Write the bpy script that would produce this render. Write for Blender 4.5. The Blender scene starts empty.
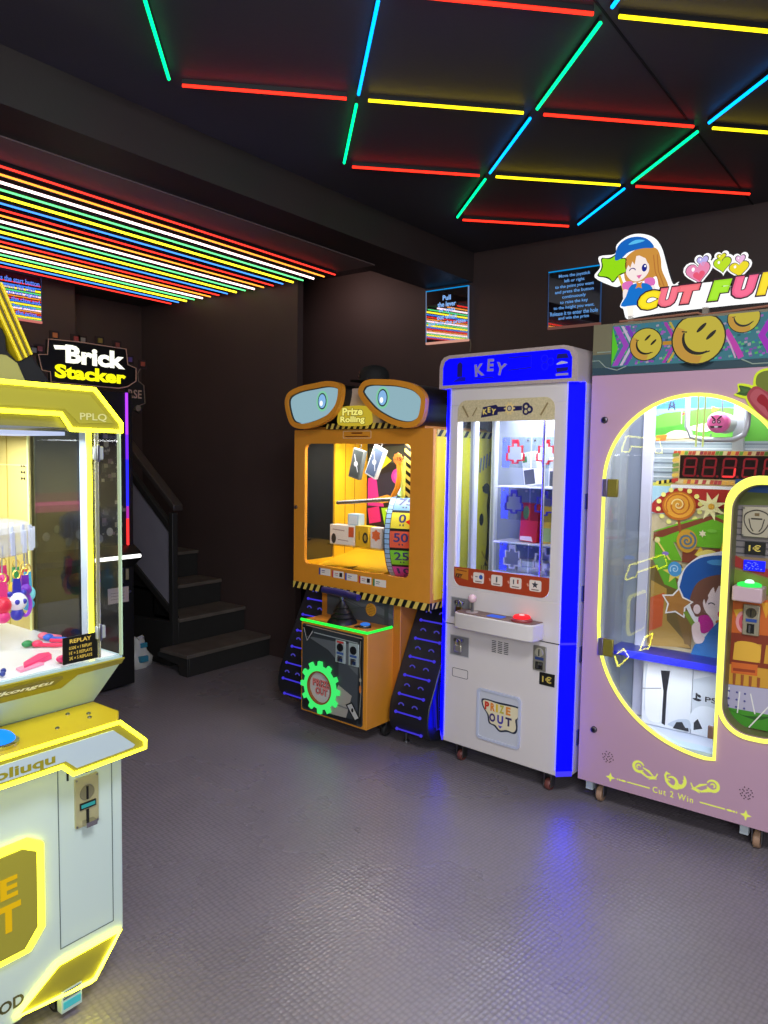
import bpy, bmesh, math, random
from mathutils import Vector, Matrix
random.seed(7)
S = bpy.context.scene
COL = S.collection
PI = math.pi

# ------------------------------------------------------------------ materials
def lin(c):
    c = c/255.0
    return c/12.92 if c <= 0.04045 else ((c+0.055)/1.055)**2.4
def L3(c): return (lin(c[0]), lin(c[1]), lin(c[2]), 1.0)
_mc = {}
def mat(c, rough=0.5, metal=0.0, noise=0.0, spec=0.5, scale=40.0, bump=0.0):
    key = ('p', tuple(c), rough, metal, noise, spec, scale, bump)
    if key in _mc: return _mc[key]
    m = bpy.data.materials.new('paint_%d_%d_%d' % tuple(int(x) for x in c)); m.use_nodes = True
    nt = m.node_tree; p = nt.nodes['Principled BSDF']
    p.inputs['Base Color'].default_value = L3(c); p.inputs['Roughness'].default_value = rough
    p.inputs['Metallic'].default_value = metal; p.inputs['Specular IOR Level'].default_value = spec
    if noise or bump:
        tc = nt.nodes.new('ShaderNodeTexCoord'); n = nt.nodes.new('ShaderNodeTexNoise')
        n.inputs['Scale'].default_value = scale; n.inputs['Detail'].default_value = 4
        nt.links.new(tc.outputs['Object'], n.inputs['Vector'])
        if noise:
            mx = nt.nodes.new('ShaderNodeMix'); mx.data_type = 'RGBA'
            b = L3(c)
            mx.inputs[6].default_value = tuple(x*(1-noise) for x in b[:3])+(1,)
            mx.inputs[7].default_value = tuple(min(1, x*(1+noise)) for x in b[:3])+(1,)
            nt.links.new(n.outputs['Fac'], mx.inputs[0]); nt.links.new(mx.outputs[2], p.inputs['Base Color'])
        if bump:
            bp = nt.nodes.new('ShaderNodeBump'); bp.inputs['Strength'].default_value = bump; bp.inputs['Distance'].default_value = 0.004
            nt.links.new(n.outputs['Fac'], bp.inputs['Height']); nt.links.new(bp.outputs['Normal'], p.inputs['Normal'])
    _mc[key] = m; return m
def em(c, s=1.0):
    key = ('e', tuple(c), s)
    if key in _mc: return _mc[key]
    m = bpy.data.materials.new('light_%d_%d_%d' % tuple(int(x) for x in c)); m.use_nodes = True
    nt = m.node_tree; p = nt.nodes['Principled BSDF']
    p.inputs['Base Color'].default_value = (0.002, 0.002, 0.002, 1); p.inputs['Roughness'].default_value = 0.5; p.inputs['Specular IOR Level'].default_value = 0.1
    p.inputs['Emission Color'].default_value = L3(c); p.inputs['Emission Strength'].default_value = s
    _mc[key] = m; return m
def glass(tint=(255, 255, 255), refl=1.0, name='clear_glass'):
    key = ('g', tuple(tint), refl)
    if key in _mc: return _mc[key]
    m = bpy.data.materials.new(name); m.use_nodes = True
    nt = m.node_tree; nt.nodes.clear()
    o = nt.nodes.new('ShaderNodeOutputMaterial'); t = nt.nodes.new('ShaderNodeBsdfTransparent'); g = nt.nodes.new('ShaderNodeBsdfGlossy')
    f = nt.nodes.new('ShaderNodeLayerWeight'); f.inputs['Blend'].default_value = 0.5
    pw = nt.nodes.new('ShaderNodeMath'); pw.operation = 'POWER'; pw.inputs[1].default_value = 5; nt.links.new(f.outputs['Facing'], pw.inputs[0])
    k = nt.nodes.new('ShaderNodeMath'); k.operation = 'MULTIPLY_ADD'; k.inputs[1].default_value = 0.9*min(refl, 1); k.inputs[2].default_value = 0.04*refl; k.use_clamp = True
    mx = nt.nodes.new('ShaderNodeMixShader'); t.inputs['Color'].default_value = L3(tint); g.inputs['Roughness'].default_value = 0.01
    nt.links.new(pw.outputs[0], k.inputs[0]); nt.links.new(k.outputs[0], mx.inputs[0])
    nt.links.new(t.outputs[0], mx.inputs[1]); nt.links.new(g.outputs[0], mx.inputs[2]); nt.links.new(mx.outputs[0], o.inputs['Surface'])
    _mc[key] = m; return m

CHROME = mat((205, 205, 205), 0.18, 1.0); STEEL = mat((150, 150, 150), 0.35, 1.0, 0.1)
BLACK = mat((14, 14, 15), 0.45); DARK = mat((28, 28, 30), 0.4); WHITE = mat((225, 225, 225), 0.4); RUBBER = mat((20, 20, 20), 0.7)
GLASS = glass(); ALU = mat((190, 196, 205), 0.35, 0.6)

# ------------------------------------------------------------------ mesh builder
PF = lambda a, b, c: (a, c, b)      # drawn on a front face: across, up, depth
PS = lambda a, b, c: (c, a, b)      # drawn on a side face: depth, up, across
PT = lambda a, b, c: (a, b, c)      # drawn on a top face
PL = {'F': PF, 'S': PS, 'T': PT}
def area2(p): return sum(p[i][0]*p[(i+1) % len(p)][1]-p[(i+1) % len(p)][0]*p[i][1] for i in range(len(p)))
_tx = {}
def text_mesh(s, off, shear, spacing=1.0):
    k = (s, off, shear, spacing)
    if k in _tx: return _tx[k]
    cu = bpy.data.curves.new('lettering', 'FONT'); cu.body = s; cu.align_x = 'CENTER'; cu.offset = off; cu.shear = shear; cu.resolution_u = 3
    cu.space_line = 1.0; cu.space_character = spacing
    o = bpy.data.objects.new('lettering', cu); COL.objects.link(o)
    dg = bpy.context.evaluated_depsgraph_get(); dg.update()
    me = bpy.data.meshes.new_from_object(o.evaluated_get(dg))
    v = [(q.co.x, q.co.y) for q in me.vertices]; f = [tuple(p.vertices) for p in me.polygons]
    bpy.data.objects.remove(o); bpy.data.curves.remove(cu); bpy.data.meshes.remove(me)
    _tx[k] = (v, f); return _tx[k]
def frosted(c, alpha, rough=.2):
    m = bpy.data.materials.new('frosted_acrylic'); m.use_nodes = True; p = m.node_tree.nodes['Principled BSDF']
    p.inputs['Base Color'].default_value = L3(c); p.inputs['Alpha'].default_value = alpha; p.inputs['Roughness'].default_value = rough; return m
class B:
    def __init__(s): s.v = []; s.f = []; s.m = []; s.ms = []; s.sm = []
    def mi(s, m):
        if m not in s.ms: s.ms.append(m)
        return s.ms.index(m)
    def add(s, vs, fs, m, smooth=False):
        b = len(s.v); i = s.mi(m); s.v += [tuple(x) for x in vs]
        for f in fs: s.f.append(tuple(b+k for k in f)); s.m.append(i); s.sm.append(smooth)
        return s
    def box(s, x0, x1, y0, y1, z0, z1, m):
        v = [(x, y, z) for z in (z0, z1) for y in (y0, y1) for x in (x0, x1)]
        return s.add(v, [(0, 2, 3, 1), (4, 5, 7, 6), (0, 1, 5, 4), (2, 6, 7, 3), (0, 4, 6, 2), (1, 3, 7, 5)], m)
    def poly(s, pts, c, m, pl='F'):
        P = PL.get(pl, pl); return s.add([P(a, b, c) for a, b in pts], [tuple(range(len(pts)))], m)
    def prism(s, pts, c0, c1, m, pl='F', smooth=False):
        P = PL.get(pl, pl); n = len(pts)
        if area2(pts) < 0: pts = pts[::-1]
        v = [P(a, b, c0) for a, b in pts]+[P(a, b, c1) for a, b in pts]
        s.add(v, [tuple(range(n))[::-1], tuple(range(n, 2*n))], m)
        b = len(s.v)-2*n; i = s.mi(m)
        for k in range(n):
            j = (k+1) % n; s.f.append((b+k, b+j, b+n+j, b+n+k)); s.m.append(i); s.sm.append(smooth)
        return s
    def holes(s, loops, c0, c1, m, pl='F'):
        P = PL.get(pl, pl)
        cu = bpy.data.curves.new('cutout', 'CURVE'); cu.dimensions = '2D'; cu.fill_mode = 'BOTH'; cu.extrude = 0.5
        for lp in loops:
            sp = cu.splines.new('POLY'); sp.points.add(len(lp)-1); sp.use_cyclic_u = True
            for k, (a, b) in enumerate(lp): sp.points[k].co = (a, b, 0, 1)
        o = bpy.data.objects.new('cutout', cu); COL.objects.link(o)
        dg = bpy.context.evaluated_depsgraph_get(); dg.update()
        me = bpy.data.meshes.new_from_object(o.evaluated_get(dg))
        s.add([P(q.co.x, q.co.y, c0+(q.co.z+0.5)*(c1-c0)) for q in me.vertices], [tuple(p.vertices) for p in me.polygons], m)
        bpy.data.objects.remove(o); bpy.data.curves.remove(cu); bpy.data.meshes.remove(me); return s
    def tube(s, path, r, m, n=8, closed=False):
        p = [Vector(q) for q in path]; N = len(p); rings = []
        up0 = None
        for i in range(N):
            if closed: t = (p[(i+1) % N]-p[i]).normalized()+(p[i]-p[i-1]).normalized()
            else: t = (p[min(i+1, N-1)]-p[max(i-1, 0)])
            t = t.normalized() if t.length > 1e-9 else Vector((0, 0, 1))
            if up0 is None:
                up0 = Vector((0, 0, 1)) if abs(t.z) < 0.9 else Vector((0, 1, 0))
            a = up0-t*up0.dot(t)
            if a.length < 1e-5: a = t.orthogonal()
            a.normalize(); up0 = a; b = t.cross(a)
            rr = r[i] if isinstance(r, (list, tuple)) else r
            rings.append([p[i]+a*(rr*math.cos(2*PI*k/n))+b*(rr*math.sin(2*PI*k/n)) for k in range(n)])
        v = [q for R in rings for q in R]; f = []
        for i in range(N if closed else N-1):
            j = (i+1) % N
            for k in range(n): f.append((i*n+k, i*n+(k+1) % n, j*n+(k+1) % n, j*n+k))
        if not closed: f += [tuple(range(n))[::-1], tuple((N-1)*n+k for k in range(n))]
        return s.add(v, f, m, True)
    def lathe(s, prof, c, m, n=24, ax='z', smooth=True):
        v = []; f = []; N = len(prof)
        for r, h in prof:
            for k in range(n):
                a = 2*PI*k/n; x, y = r*math.cos(a), r*math.sin(a)
                v.append({'z': (c[0]+x, c[1]+y, c[2]+h), 'y': (c[0]+x, c[1]+h, c[2]+y), 'x': (c[0]+h, c[1]+x, c[2]+y)}[ax])
        for i in range(N-1):
            for k in range(n): f.append((i*n+k, i*n+(k+1) % n, (i+1)*n+(k+1) % n, (i+1)*n+k))
        f += [tuple(range(n))[::-1], tuple((N-1)*n+k for k in range(n))]
        return s.add(v, f, m, smooth)
    def ball(s, c, r, m, n=14, k=8):
        r = (r, r, r) if not isinstance(r, tuple) else r
        prof = [(math.sin(PI*i/k), -math.cos(PI*i/k)) for i in range(k+1)]
        v = []; f = []
        for a, h in prof:
            for j in range(n): t = 2*PI*j/n; v.append((c[0]+r[0]*a*math.cos(t), c[1]+r[1]*a*math.sin(t), c[2]+r[2]*h))
        for i in range(k):
            for j in range(n): f.append((i*n+j, i*n+(j+1) % n, (i+1)*n+(j+1) % n, (i+1)*n+j))
        return s.add(v, f, m, True)
    def text(s, t, cx, cz, w, h, m, c=0.0, pl='F', off=0.0, shear=0.0, thick=0.0, rot=0.0, spacing=1.0):
        """lettering fitted into a box w by h; h or w None keeps the letters' own proportion"""
        P = PL.get(pl, pl); v, f = text_mesh(t, off, shear, spacing)
        x0 = min(q[0] for q in v); x1 = max(q[0] for q in v); y0 = min(q[1] for q in v); y1 = max(q[1] for q in v)
        sx = w/(x1-x0) if w else None; sy = h/(y1-y0) if h else None
        sx = sx or sy; sy = sy or sx; ca, sa = math.cos(rot), math.sin(rot)
        def M(q, cc):
            a = (q[0]-(x0+x1)/2)*sx; b = (q[1]-(y0+y1)/2)*sy
            return P(cx+a*ca-b*sa, cz+a*sa+b*ca, cc)
        s.add([M(q, c) for q in v], f, m)
        return s
    def xf(s, M): s.v = [tuple(M @ Vector(q)) for q in s.v]; return s
    def done(s, name, parent=None, label=None, bevel=0.0, seg=2, ang=0.6, kind=None, loc=None, rz=None):
        me = bpy.data.meshes.new(name); me.from_pydata(s.v, [], s.f)
        for m in s.ms: me.materials.append(m)
        for p, i, k in zip(me.polygons, s.m, s.sm): p.material_index = i; p.use_smooth = True
        bm = bmesh.new(); bm.from_mesh(me); bmesh.ops.remove_doubles(bm, verts=bm.verts, dist=1e-6) if bevel else None
        bmesh.ops.recalc_face_normals(bm, faces=bm.faces) if bevel else None
        bm.to_mesh(me); bm.free()
        me.set_sharp_from_angle(angle=ang); me.update()
        o = bpy.data.objects.new(name, me); COL.objects.link(o)
        if parent is not None: o.parent = parent
        if bevel:
            bv = o.modifiers.new('bevel', 'BEVEL'); bv.width = bevel; bv.segments = seg; bv.limit_method = 'ANGLE'; bv.angle_limit = 0.7
        if label: o['label'] = label
        if kind: o['kind'] = kind
        if loc: o.location = loc
        if rz is not None: o.rotation_euler = (0, 0, rz)
        return o
class Frame:
    """where a machine stands: its front left foot corner and the way it faces"""
    def __init__(s, x, y, rz): s.x, s.y, s.rz = x, y, rz
    def at(s, u, d, z):
        c, k = math.cos(s.rz), math.sin(s.rz); return (s.x+u*c-d*k, s.y+u*k+d*c, z)
W0 = Frame(0, 0, 0)
def tag(o, label, cat, group=None):
    o['label'] = label; o['category'] = cat
    if group: o['group'] = group
    return o
def thing(name, label, cat, fr=W0, at=(0, 0, 0), rz=0.0, group=None):
    o = bpy.data.objects.new(name, None); COL.objects.link(o); o.location = fr.at(*at); o.rotation_euler = (0, 0, fr.rz+rz)
    o.empty_display_size = 0.1
    return tag(o, label, cat, group)
def single(b, name, label, cat, fr=W0, at=(0, 0, 0), rz=0.0, group=None, bevel=0.0, rx=0.0, ry=0.0):
    o = b.done(name, None, bevel=bevel); o.location = fr.at(*at); o.rotation_euler = (rx, ry, fr.rz+rz)
    return tag(o, label, cat, group)
# ------------------------------------------------------------------ outlines
def rr(x0, x1, z0, z1, r, n=6):
    out = []
    for cx, cz, a0 in ((x1-r, z1-r, 0), (x0+r, z1-r, 90), (x0+r, z0+r, 180), (x1-r, z0+r, 270)):
        for k in range(n+1):
            a = math.radians(a0+90*k/n); out.append((cx+r*math.cos(a), cz+r*math.sin(a)))
    return out
def el(cx, cz, rx, rz=None, n=28, a0=0.0):
    rz = rz or rx; return [(cx+rx*math.cos(2*PI*k/n+a0), cz+rz*math.sin(2*PI*k/n+a0)) for k in range(n)]
def star(cx, cz, r1, r2, n=5, rot=PI/2):
    return [(cx+(r1 if k % 2 == 0 else r2)*math.cos(rot+PI*k/n), cz+(r1 if k % 2 == 0 else r2)*math.sin(rot+PI*k/n)) for k in range(2*n)]
def gear(cx, cz, r1, r2, n):
    out = []
    for k in range(n):
        for f, r in ((-.25, r2), (-.17, r1), (.17, r1), (.25, r2)):
            a = 2*PI*(k+f)/n; out.append((cx+r*math.cos(a), cz+r*math.sin(a)))
    return out
def sm(p, n=5):
    out = []; N = len(p)
    for i in range(N):
        a, b, c, d = p[i-1], p[i], p[(i+1) % N], p[(i+2) % N]
        for k in range(n):
            t = k/n
            out.append(tuple(0.5*((2*b[j])+(-a[j]+c[j])*t+(2*a[j]-5*b[j]+4*c[j]-d[j])*t*t+(-a[j]+3*b[j]-3*c[j]+d[j])*t**3) for j in (0, 1)))
    return out
def chaikin(p, k=3):
    for _ in range(k): p = [q for i in range(len(p)) for q in ((.75*p[i][0]+.25*p[(i+1) % len(p)][0], .75*p[i][1]+.25*p[(i+1) % len(p)][1]), (.25*p[i][0]+.75*p[(i+1) % len(p)][0], .25*p[i][1]+.75*p[(i+1) % len(p)][1]))]
    return p
def grow(p, d):
    cx = sum(q[0] for q in p)/len(p); cz = sum(q[1] for q in p)/len(p); out = []
    for x, z in p:
        l = math.hypot(x-cx, z-cz) or 1; out.append((x+(x-cx)/l*d, z+(z-cz)/l*d))
    return out
def inset(p, d):
    """move a closed outline inwards by d, square to its edge"""
    sgn = 1 if area2(p) > 0 else -1; out = []; N = len(p)
    for i in range(N):
        a, b, c = p[i-1], p[i], p[(i+1) % N]; tx, tz = c[0]-a[0], c[1]-a[1]; l = math.hypot(tx, tz) or 1
        out.append((b[0]-tz/l*d*sgn, b[1]+tx/l*d*sgn))
    return out
def heart(cx, cz, w, h, tilt=0.0, n=28):
    out = []
    for k in range(n):
        t = 2*PI*k/n; x = 16*math.sin(t)**3/32*w; z = (13*math.cos(t)-5*math.cos(2*t)-2*math.cos(3*t)-math.cos(4*t)+2.5)/29*h
        out.append((cx+x*math.cos(tilt)-z*math.sin(tilt), cz+x*math.sin(tilt)+z*math.cos(tilt)))
    return out
def stroke(path, w):
    """a ribbon outline of width w along an open path"""
    L = []; R = []; N = len(path)
    for i in range(N):
        a = path[max(i-1, 0)]; b = path[min(i+1, N-1)]; dx, dz = b[0]-a[0], b[1]-a[1]; l = math.hypot(dx, dz) or 1
        ww = w(i/(N-1)) if callable(w) else w
        L.append((path[i][0]-dz/l*ww/2, path[i][1]+dx/l*ww/2)); R.append((path[i][0]+dz/l*ww/2, path[i][1]-dx/l*ww/2))
    return L+R[::-1]
def arc(cx, cz, r, a0, a1, n=14, rz=None):
    rz = rz or r; return [(cx+r*math.cos(math.radians(a0+(a1-a0)*k/n)), cz+rz*math.sin(math.radians(a0+(a1-a0)*k/n))) for k in range(n+1)]
def spiral(cx, cz, r, turns, n=40, a0=0.0):
    return [(cx+r*(k/n)*math.cos(a0+2*PI*turns*k/n), cz+r*(k/n)*math.sin(a0+2*PI*turns*k/n)) for k in range(n+1)]
def art(b, shapes, c, step=0.0004, pl='F'):
    for k, (m, p) in enumerate(shapes): b.poly(p if area2(p) < 0 else p[::-1], c-k*step, m, pl)
def neon(name, parent, path, r, m, c=None, pl='F', closed=False, label=None):
    P = PL.get(pl, pl); b = B(); b.tube([P(a, z, c) for a, z in path] if c is not None else path, r, m, 8, closed)
    return b.done(name, parent, label)
def caster(parent, x, y, top, wc, r=0.032, block=None):
    b = B(); b.box(x-.03, x+.03, y-.03, y+.03, top-.008, top, STEEL)
    b.box(x-.02, x-.016, y-.02, y+.02, r*.7, top-.008, STEEL); b.box(x+.016, x+.02, y-.02, y+.02, r*.7, top-.008, STEEL)
    if block: b.box(x-.062, x-.03, y-.028, y+.005, top-.055, top, block)
    c = b.done('caster', parent)
    w = B(); w.lathe([(r*.35, -.013), (r*.9, -.013), (r, -.008), (r, .008), (r*.9, .013), (r*.35, .013)], (x, y, r), wc, 20, 'x'); w.done('wheel', c)
# ------------------------------------------------------------------ light levels and shell colours
EXPOSURE = 0.0; WORLD = 0.07; P_ENTR = 140; P_OVERHEAD_FILL = 80; P_STAIR_FILL = 2.5
S_TUBE = 3.0; S_STRIP = 3.0; S_NEON = 7.0; S_BLUE = 11.0; S_LY = 1.6
P_TANK = 14; P_OR = 19; P_KEY = 11; P_PINK = 6.5
WALL_RGB = (66, 52, 50); CEIL_RGB = (70, 66, 72); FLOOR_RGB = (124, 117, 123)
# ================================================================== camera
H = 1.55
f_px = 747.53; pit, rol, yaw = math.radians(4.29442), math.radians(-0.91422), math.radians(37.2473)
def cam_axis(X, D, U):
    cr, sr, cp, sp = math.cos(rol), math.sin(rol), math.cos(pit), math.sin(pit)
    xr = cr*X+sr*U; zu = -sr*X+cr*U; d1 = D*cp+zu*sp; d2 = -D*sp+zu*cp
    return Vector((xr*math.sin(yaw)+d1*math.cos(yaw), -xr*math.cos(yaw)+d1*math.sin(yaw), d2))
cd = bpy.data.cameras.new('camera'); cam = bpy.data.objects.new('camera', cd); COL.objects.link(cam)
rx_, up_, fw_ = cam_axis(1, 0, 0), cam_axis(0, 0, 1), cam_axis(0, 1, 0)
Mx = Matrix((rx_, up_, -fw_)).transposed().to_4x4(); Mx.translation = Vector((0, 0, H)); cam.matrix_world = Mx
cd.sensor_width = 36; cd.sensor_fit = 'AUTO'; cd.lens = f_px*36/1024; cd.clip_start = 0.05
S.camera = cam
S.view_settings.view_transform = 'Standard'; S.view_settings.look = 'None'; S.view_settings.gamma = 1
S.view_settings.use_curve_mapping = False; S.view_settings.exposure = EXPOSURE
S.cycles.max_bounces = 8; S.cycles.transparent_max_bounces = 16; S.cycles.use_denoising = True
S.cycles.sample_clamp_indirect = 4.0; S.cycles.caustics_reflective = False; S.cycles.caustics_refractive = False
w = bpy.data.worlds.new('world'); S.world = w; w.use_nodes = True
w.node_tree.nodes['Background'].inputs[0].default_value = (0.75, 0.8, 1.0, 1); w.node_tree.nodes['Background'].inputs[1].default_value = WORLD
def area(name, loc, target, sx, sy, power, col=(1, 1, 1)):
    l = bpy.data.lights.new(name, 'AREA'); l.shape = 'RECTANGLE'; l.size = sx; l.size_y = sy; l.energy = power; l.color = col
    o = bpy.data.objects.new(name, l); COL.objects.link(o); o.location = loc
    o.rotation_euler = (Vector(target)-Vector(loc)).to_track_quat('-Z', 'Y').to_euler(); return o
def dot(name, loc, power, col=(1, 1, 1), r=0.03):
    l = bpy.data.lights.new(name, 'POINT'); l.energy = power; l.color = col; l.shadow_soft_size = r
    o = bpy.data.objects.new(name, l); COL.objects.link(o); o.location = loc; return o
# daylight from the open shop front behind the camera, and an added overhead fill for the near floor
area('entrance_daylight', (-1.7, -1.6, 2.0), (1.6, 1.2, 0.9), 2.6, 1.9, P_ENTR, (0.90, 0.95, 1.0))
area('added_overhead_fill', (0.9, 0.15, 2.97), (1.25, 0.6, 0.0), 0.9, 0.9, P_OVERHEAD_FILL, (0.93, 0.95, 1.0))

area('added_stairwell_fill', (4.2, 4.15, 2.96), (4.8, 3.3, 2.45), .25, .25, P_STAIR_FILL, (1.0, .62, .55))  # added warm fill without a fitting; brightens the wall beyond the beam
# ================================================================== room shell
def surf(name, rgb, rough, kind='plain'):
    m = bpy.data.materials.new(name); m.use_nodes = True; nt = m.node_tree; p = nt.nodes['Principled BSDF']
    tc = nt.nodes.new('ShaderNodeTexCoord'); n = nt.nodes.new('ShaderNodeTexNoise'); n.inputs['Scale'].default_value = 3.0; n.inputs['Detail'].default_value = 6
    nt.links.new(tc.outputs['Object'], n.inputs['Vector'])
    mx = nt.nodes.new('ShaderNodeMix'); mx.data_type = 'RGBA'; b = L3(rgb)
    mx.inputs[6].default_value = tuple(x*.85 for x in b[:3])+(1,); mx.inputs[7].default_value = tuple(x*1.15 for x in b[:3])+(1,)
    nt.links.new(n.outputs['Fac'], mx.inputs[0]); nt.links.new(mx.outputs[2], p.inputs['Base Color']); p.inputs['Roughness'].default_value = rough
    bp = nt.nodes.new('ShaderNodeBump')
    if kind == 'floor':
        # studded vinyl: rows of small scale-like studs, slightly wavy
        mp = nt.nodes.new('ShaderNodeMapping'); mp.inputs['Rotation'].default_value = (0, 0, math.radians(8)); mp.inputs['Scale'].default_value = (50, 62, 1)
        ad = nt.nodes.new('ShaderNodeMixRGB'); ad.blend_type = 'ADD'; ad.inputs[0].default_value = 0.006
        nt.links.new(tc.outputs['Object'], ad.inputs[1]); nt.links.new(n.outputs['Color'], ad.inputs[2]); nt.links.new(ad.outputs[0], mp.inputs['Vector'])
        v = nt.nodes.new('ShaderNodeTexVoronoi'); v.feature = 'F1'; v.inputs['Scale'].default_value = 1.0; v.inputs['Randomness'].default_value = 0.25
        nt.links.new(mp.outputs[0], v.inputs['Vector']); nt.links.new(v.outputs['Distance'], bp.inputs['Height'])
        bp.inputs['Strength'].default_value = 0.45; bp.inputs['Distance'].default_value = 0.004
        rmp = nt.nodes.new('ShaderNodeMapRange'); rmp.inputs['From Min'].default_value = .25; rmp.inputs['From Max'].default_value = .65; rmp.inputs['To Min'].default_value = 1.05; rmp.inputs['To Max'].default_value = .80
        nt.links.new(v.outputs['Distance'], rmp.inputs['Value']); ml = nt.nodes.new('ShaderNodeMixRGB'); ml.blend_type = 'MULTIPLY'; ml.inputs[0].default_value = 1
        nt.links.new(mx.outputs[2], ml.inputs[1]); nt.links.new(rmp.outputs[0], ml.inputs[2]); nt.links.new(ml.outputs[0], p.inputs['Base Color'])
        n2 = nt.nodes.new('ShaderNodeTexNoise'); n2.inputs['Scale'].default_value = 1.3; n2.inputs['Detail'].default_value = 8
        nt.links.new(tc.outputs['Object'], n2.inputs['Vector'])
        mr = nt.nodes.new('ShaderNodeMapRange'); mr.inputs['To Min'].default_value = rough-.08; mr.inputs['To Max'].default_value = rough+.10
        nt.links.new(n2.outputs['Fac'], mr.inputs['Value']); nt.links.new(mr.outputs[0], p.inputs['Roughness'])
    else:
        n3 = nt.nodes.new('ShaderNodeTexNoise'); n3.inputs['Scale'].default_value = 60; nt.links.new(tc.outputs['Object'], n3.inputs['Vector'])
        nt.links.new(n3.outputs['Fac'], bp.inputs['Height']); bp.inputs['Strength'].default_value = 0.15; bp.inputs['Distance'].default_value = 0.003
    nt.links.new(bp.outputs['Normal'], p.inputs['Normal']); return m
WALL = surf('wall_paint', WALL_RGB, 0.55); CEIL = surf('ceiling_paint', CEIL_RGB, 0.5); FLOOR = surf('studded_vinyl', FLOOR_RGB, 0.27, 'floor')
def struct(name, b): return b.done(name, None, kind='structure')
ZC = 3.03; ZS = 2.82
struct('floor', B().box(-2.6, 5.0, -2.6, 5.9, -0.06, 0, FLOOR))
bc = B().box(-2.6, 5.0, -2.6, 5.9, ZC, ZC+.1, CEIL); struct('ceiling', bc)
struct('trim_1', B().box(-2.6, 4.80, 1.008, 1.016, ZC-.003, ZC+.002, mat((6, 6, 6), .8)))
struct('ceiling_soffit', B().prism([(-2.6, 2.865), (4.81, 2.865), (4.81, 3.28), (4.0, 3.28), (4.0, 5.8), (-2.6, 5.8)], ZS, ZC+.02, surf('soffit_paint', (54, 46, 45), 0.5), 'T'))
struct('added_halo_board', B().box(-2.4, 3.998, 3.15, 5.44, ZS-.006, ZS, surf('halo_board_paint', (128, 108, 106), 0.5)))  # added pale board that catches the glow between the strips
struct('wall_right', B().box(4.80, 5.0, -2.6, 5.9, 0, ZC+.05, WALL))
struct('wall_far', B().box(4.0, 4.06, 3.86, 5.9, 0, ZS, WALL))
struct('wall_back', B().box(-2.6, 3.2, 5.45, 5.6, 0, ZC+.05, WALL))
struct('wall_stairwell', B().box(3.1, 4.9, 5.75, 5.9, 0, ZC+.05, WALL))
struct('wall_left', B().box(-2.6, -2.45, -2.6, 5.6, 0, ZC+.05, WALL))

# ================================================================== tube lights on the ceiling
R_, Y_, G_, BL_ = (255, 40, 24), (255, 225, 20), (0, 235, 130), (0, 150, 255)
def tube_light(name, a, b, z, c, s, label, group, r=0.0065):
    t = thing(name, label, 'light', W0, ((a[0]+b[0])/2, (a[1]+b[1])/2, z), 0.0, group)
    A = Vector((a[0]-t.location.x, a[1]-t.location.y, 0)); Bv = -A; d = (Bv-A).normalized()
    q = B(); q.tube([A, Bv], r, em(c, s), 8); q.done('glowing_tube', t)
    h = B(); side = Vector((-d.y, d.x, 0))*.005
    v = [A+side+Vector((0, 0, .006)), A-side+Vector((0, 0, .006)), Bv-side+Vector((0, 0, .006)), Bv+side+Vector((0, 0, .006))]
    v += [x+Vector((0, 0, .018)) for x in v]
    h.add(v, [(0, 1, 2, 3), (7, 6, 5, 4), (0, 4, 5, 1), (1, 5, 6, 2), (2, 6, 7, 3), (3, 7, 4, 0)], DARK); h.done('mounting_channel', t)
ps = [1.74, 2.455, 3.175, 3.895, 4.62]; qs = [-1.22, -.45, .295, 1.045, 1.815, 2.56]
s2 = math.sqrt(2)
def pq(p, q): return ((p+q)/s2, (p-q)/s2)
gap = .045
across = [(1, 2, R_, 'red tube light crossing the top edge of the ceiling view'), (1, 3, Y_, 'long yellow tube light in the top corner beside the ceiling seam'),
          (2, 1, R_, 'red tube light on the ceiling beside the lone green tube'), (2, 2, Y_, 'yellow tube light between the blue tube end and the green diagonal'),
          (2, 3, R_, 'red tube light ending at the ceiling panel seam'), (2, 4, Y_, 'yellow tube light cut by the frame edge above the pink machine'),
          (3, 2, R_, 'red tube light starting beside the short steep green tube'), (3, 3, Y_, 'yellow tube light above the blue lit text panel'),
          (3, 4, R_, 'red tube light directly above the hearts of the lit sign'), (4, 3, R_, 'lowest red tube light on the ceiling, nearest the text panels')]
for i, j, c, lb in across:
    tube_light('tube_light', pq(ps[i], qs[j]+gap), pq(ps[i], qs[j+1]-gap), ZC-.024, c, S_TUBE, lb, 'coloured tube lights on the ceiling')
along = [(1, 1, G_, 'lone green tube light farthest left on the ceiling'), (1, 2, BL_, 'blue tube light leading up from the first crossing'),
         (2, 2, G_, 'short steep green tube light below the blue one'), (0, 3, BL_, 'stub of blue tube light at the very top of the ceiling'),
         (1, 3, G_, 'long green diagonal tube light ending near the ceiling seam'), (2, 3, BL_, 'blue tube light between two green diagonal tubes'),
         (3, 3, G_, 'lowest green tube light ending near the soffit corner'), (1, 4, BL_, 'blue tube light leaving the frame at the right edge'),
         (2, 4, G_, 'green tube light rising to the seam end, above the lit sign'), (3, 4, BL_, 'lowest blue tube light, pointing at the text panel')]
for i, j, c, lb in along:
    tube_light('tube_light', pq(ps[i]+gap, qs[j]), pq(ps[i+1]-gap, qs[j]), ZC-.024, c, S_TUBE, lb, 'coloured tube lights on the ceiling')
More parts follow.
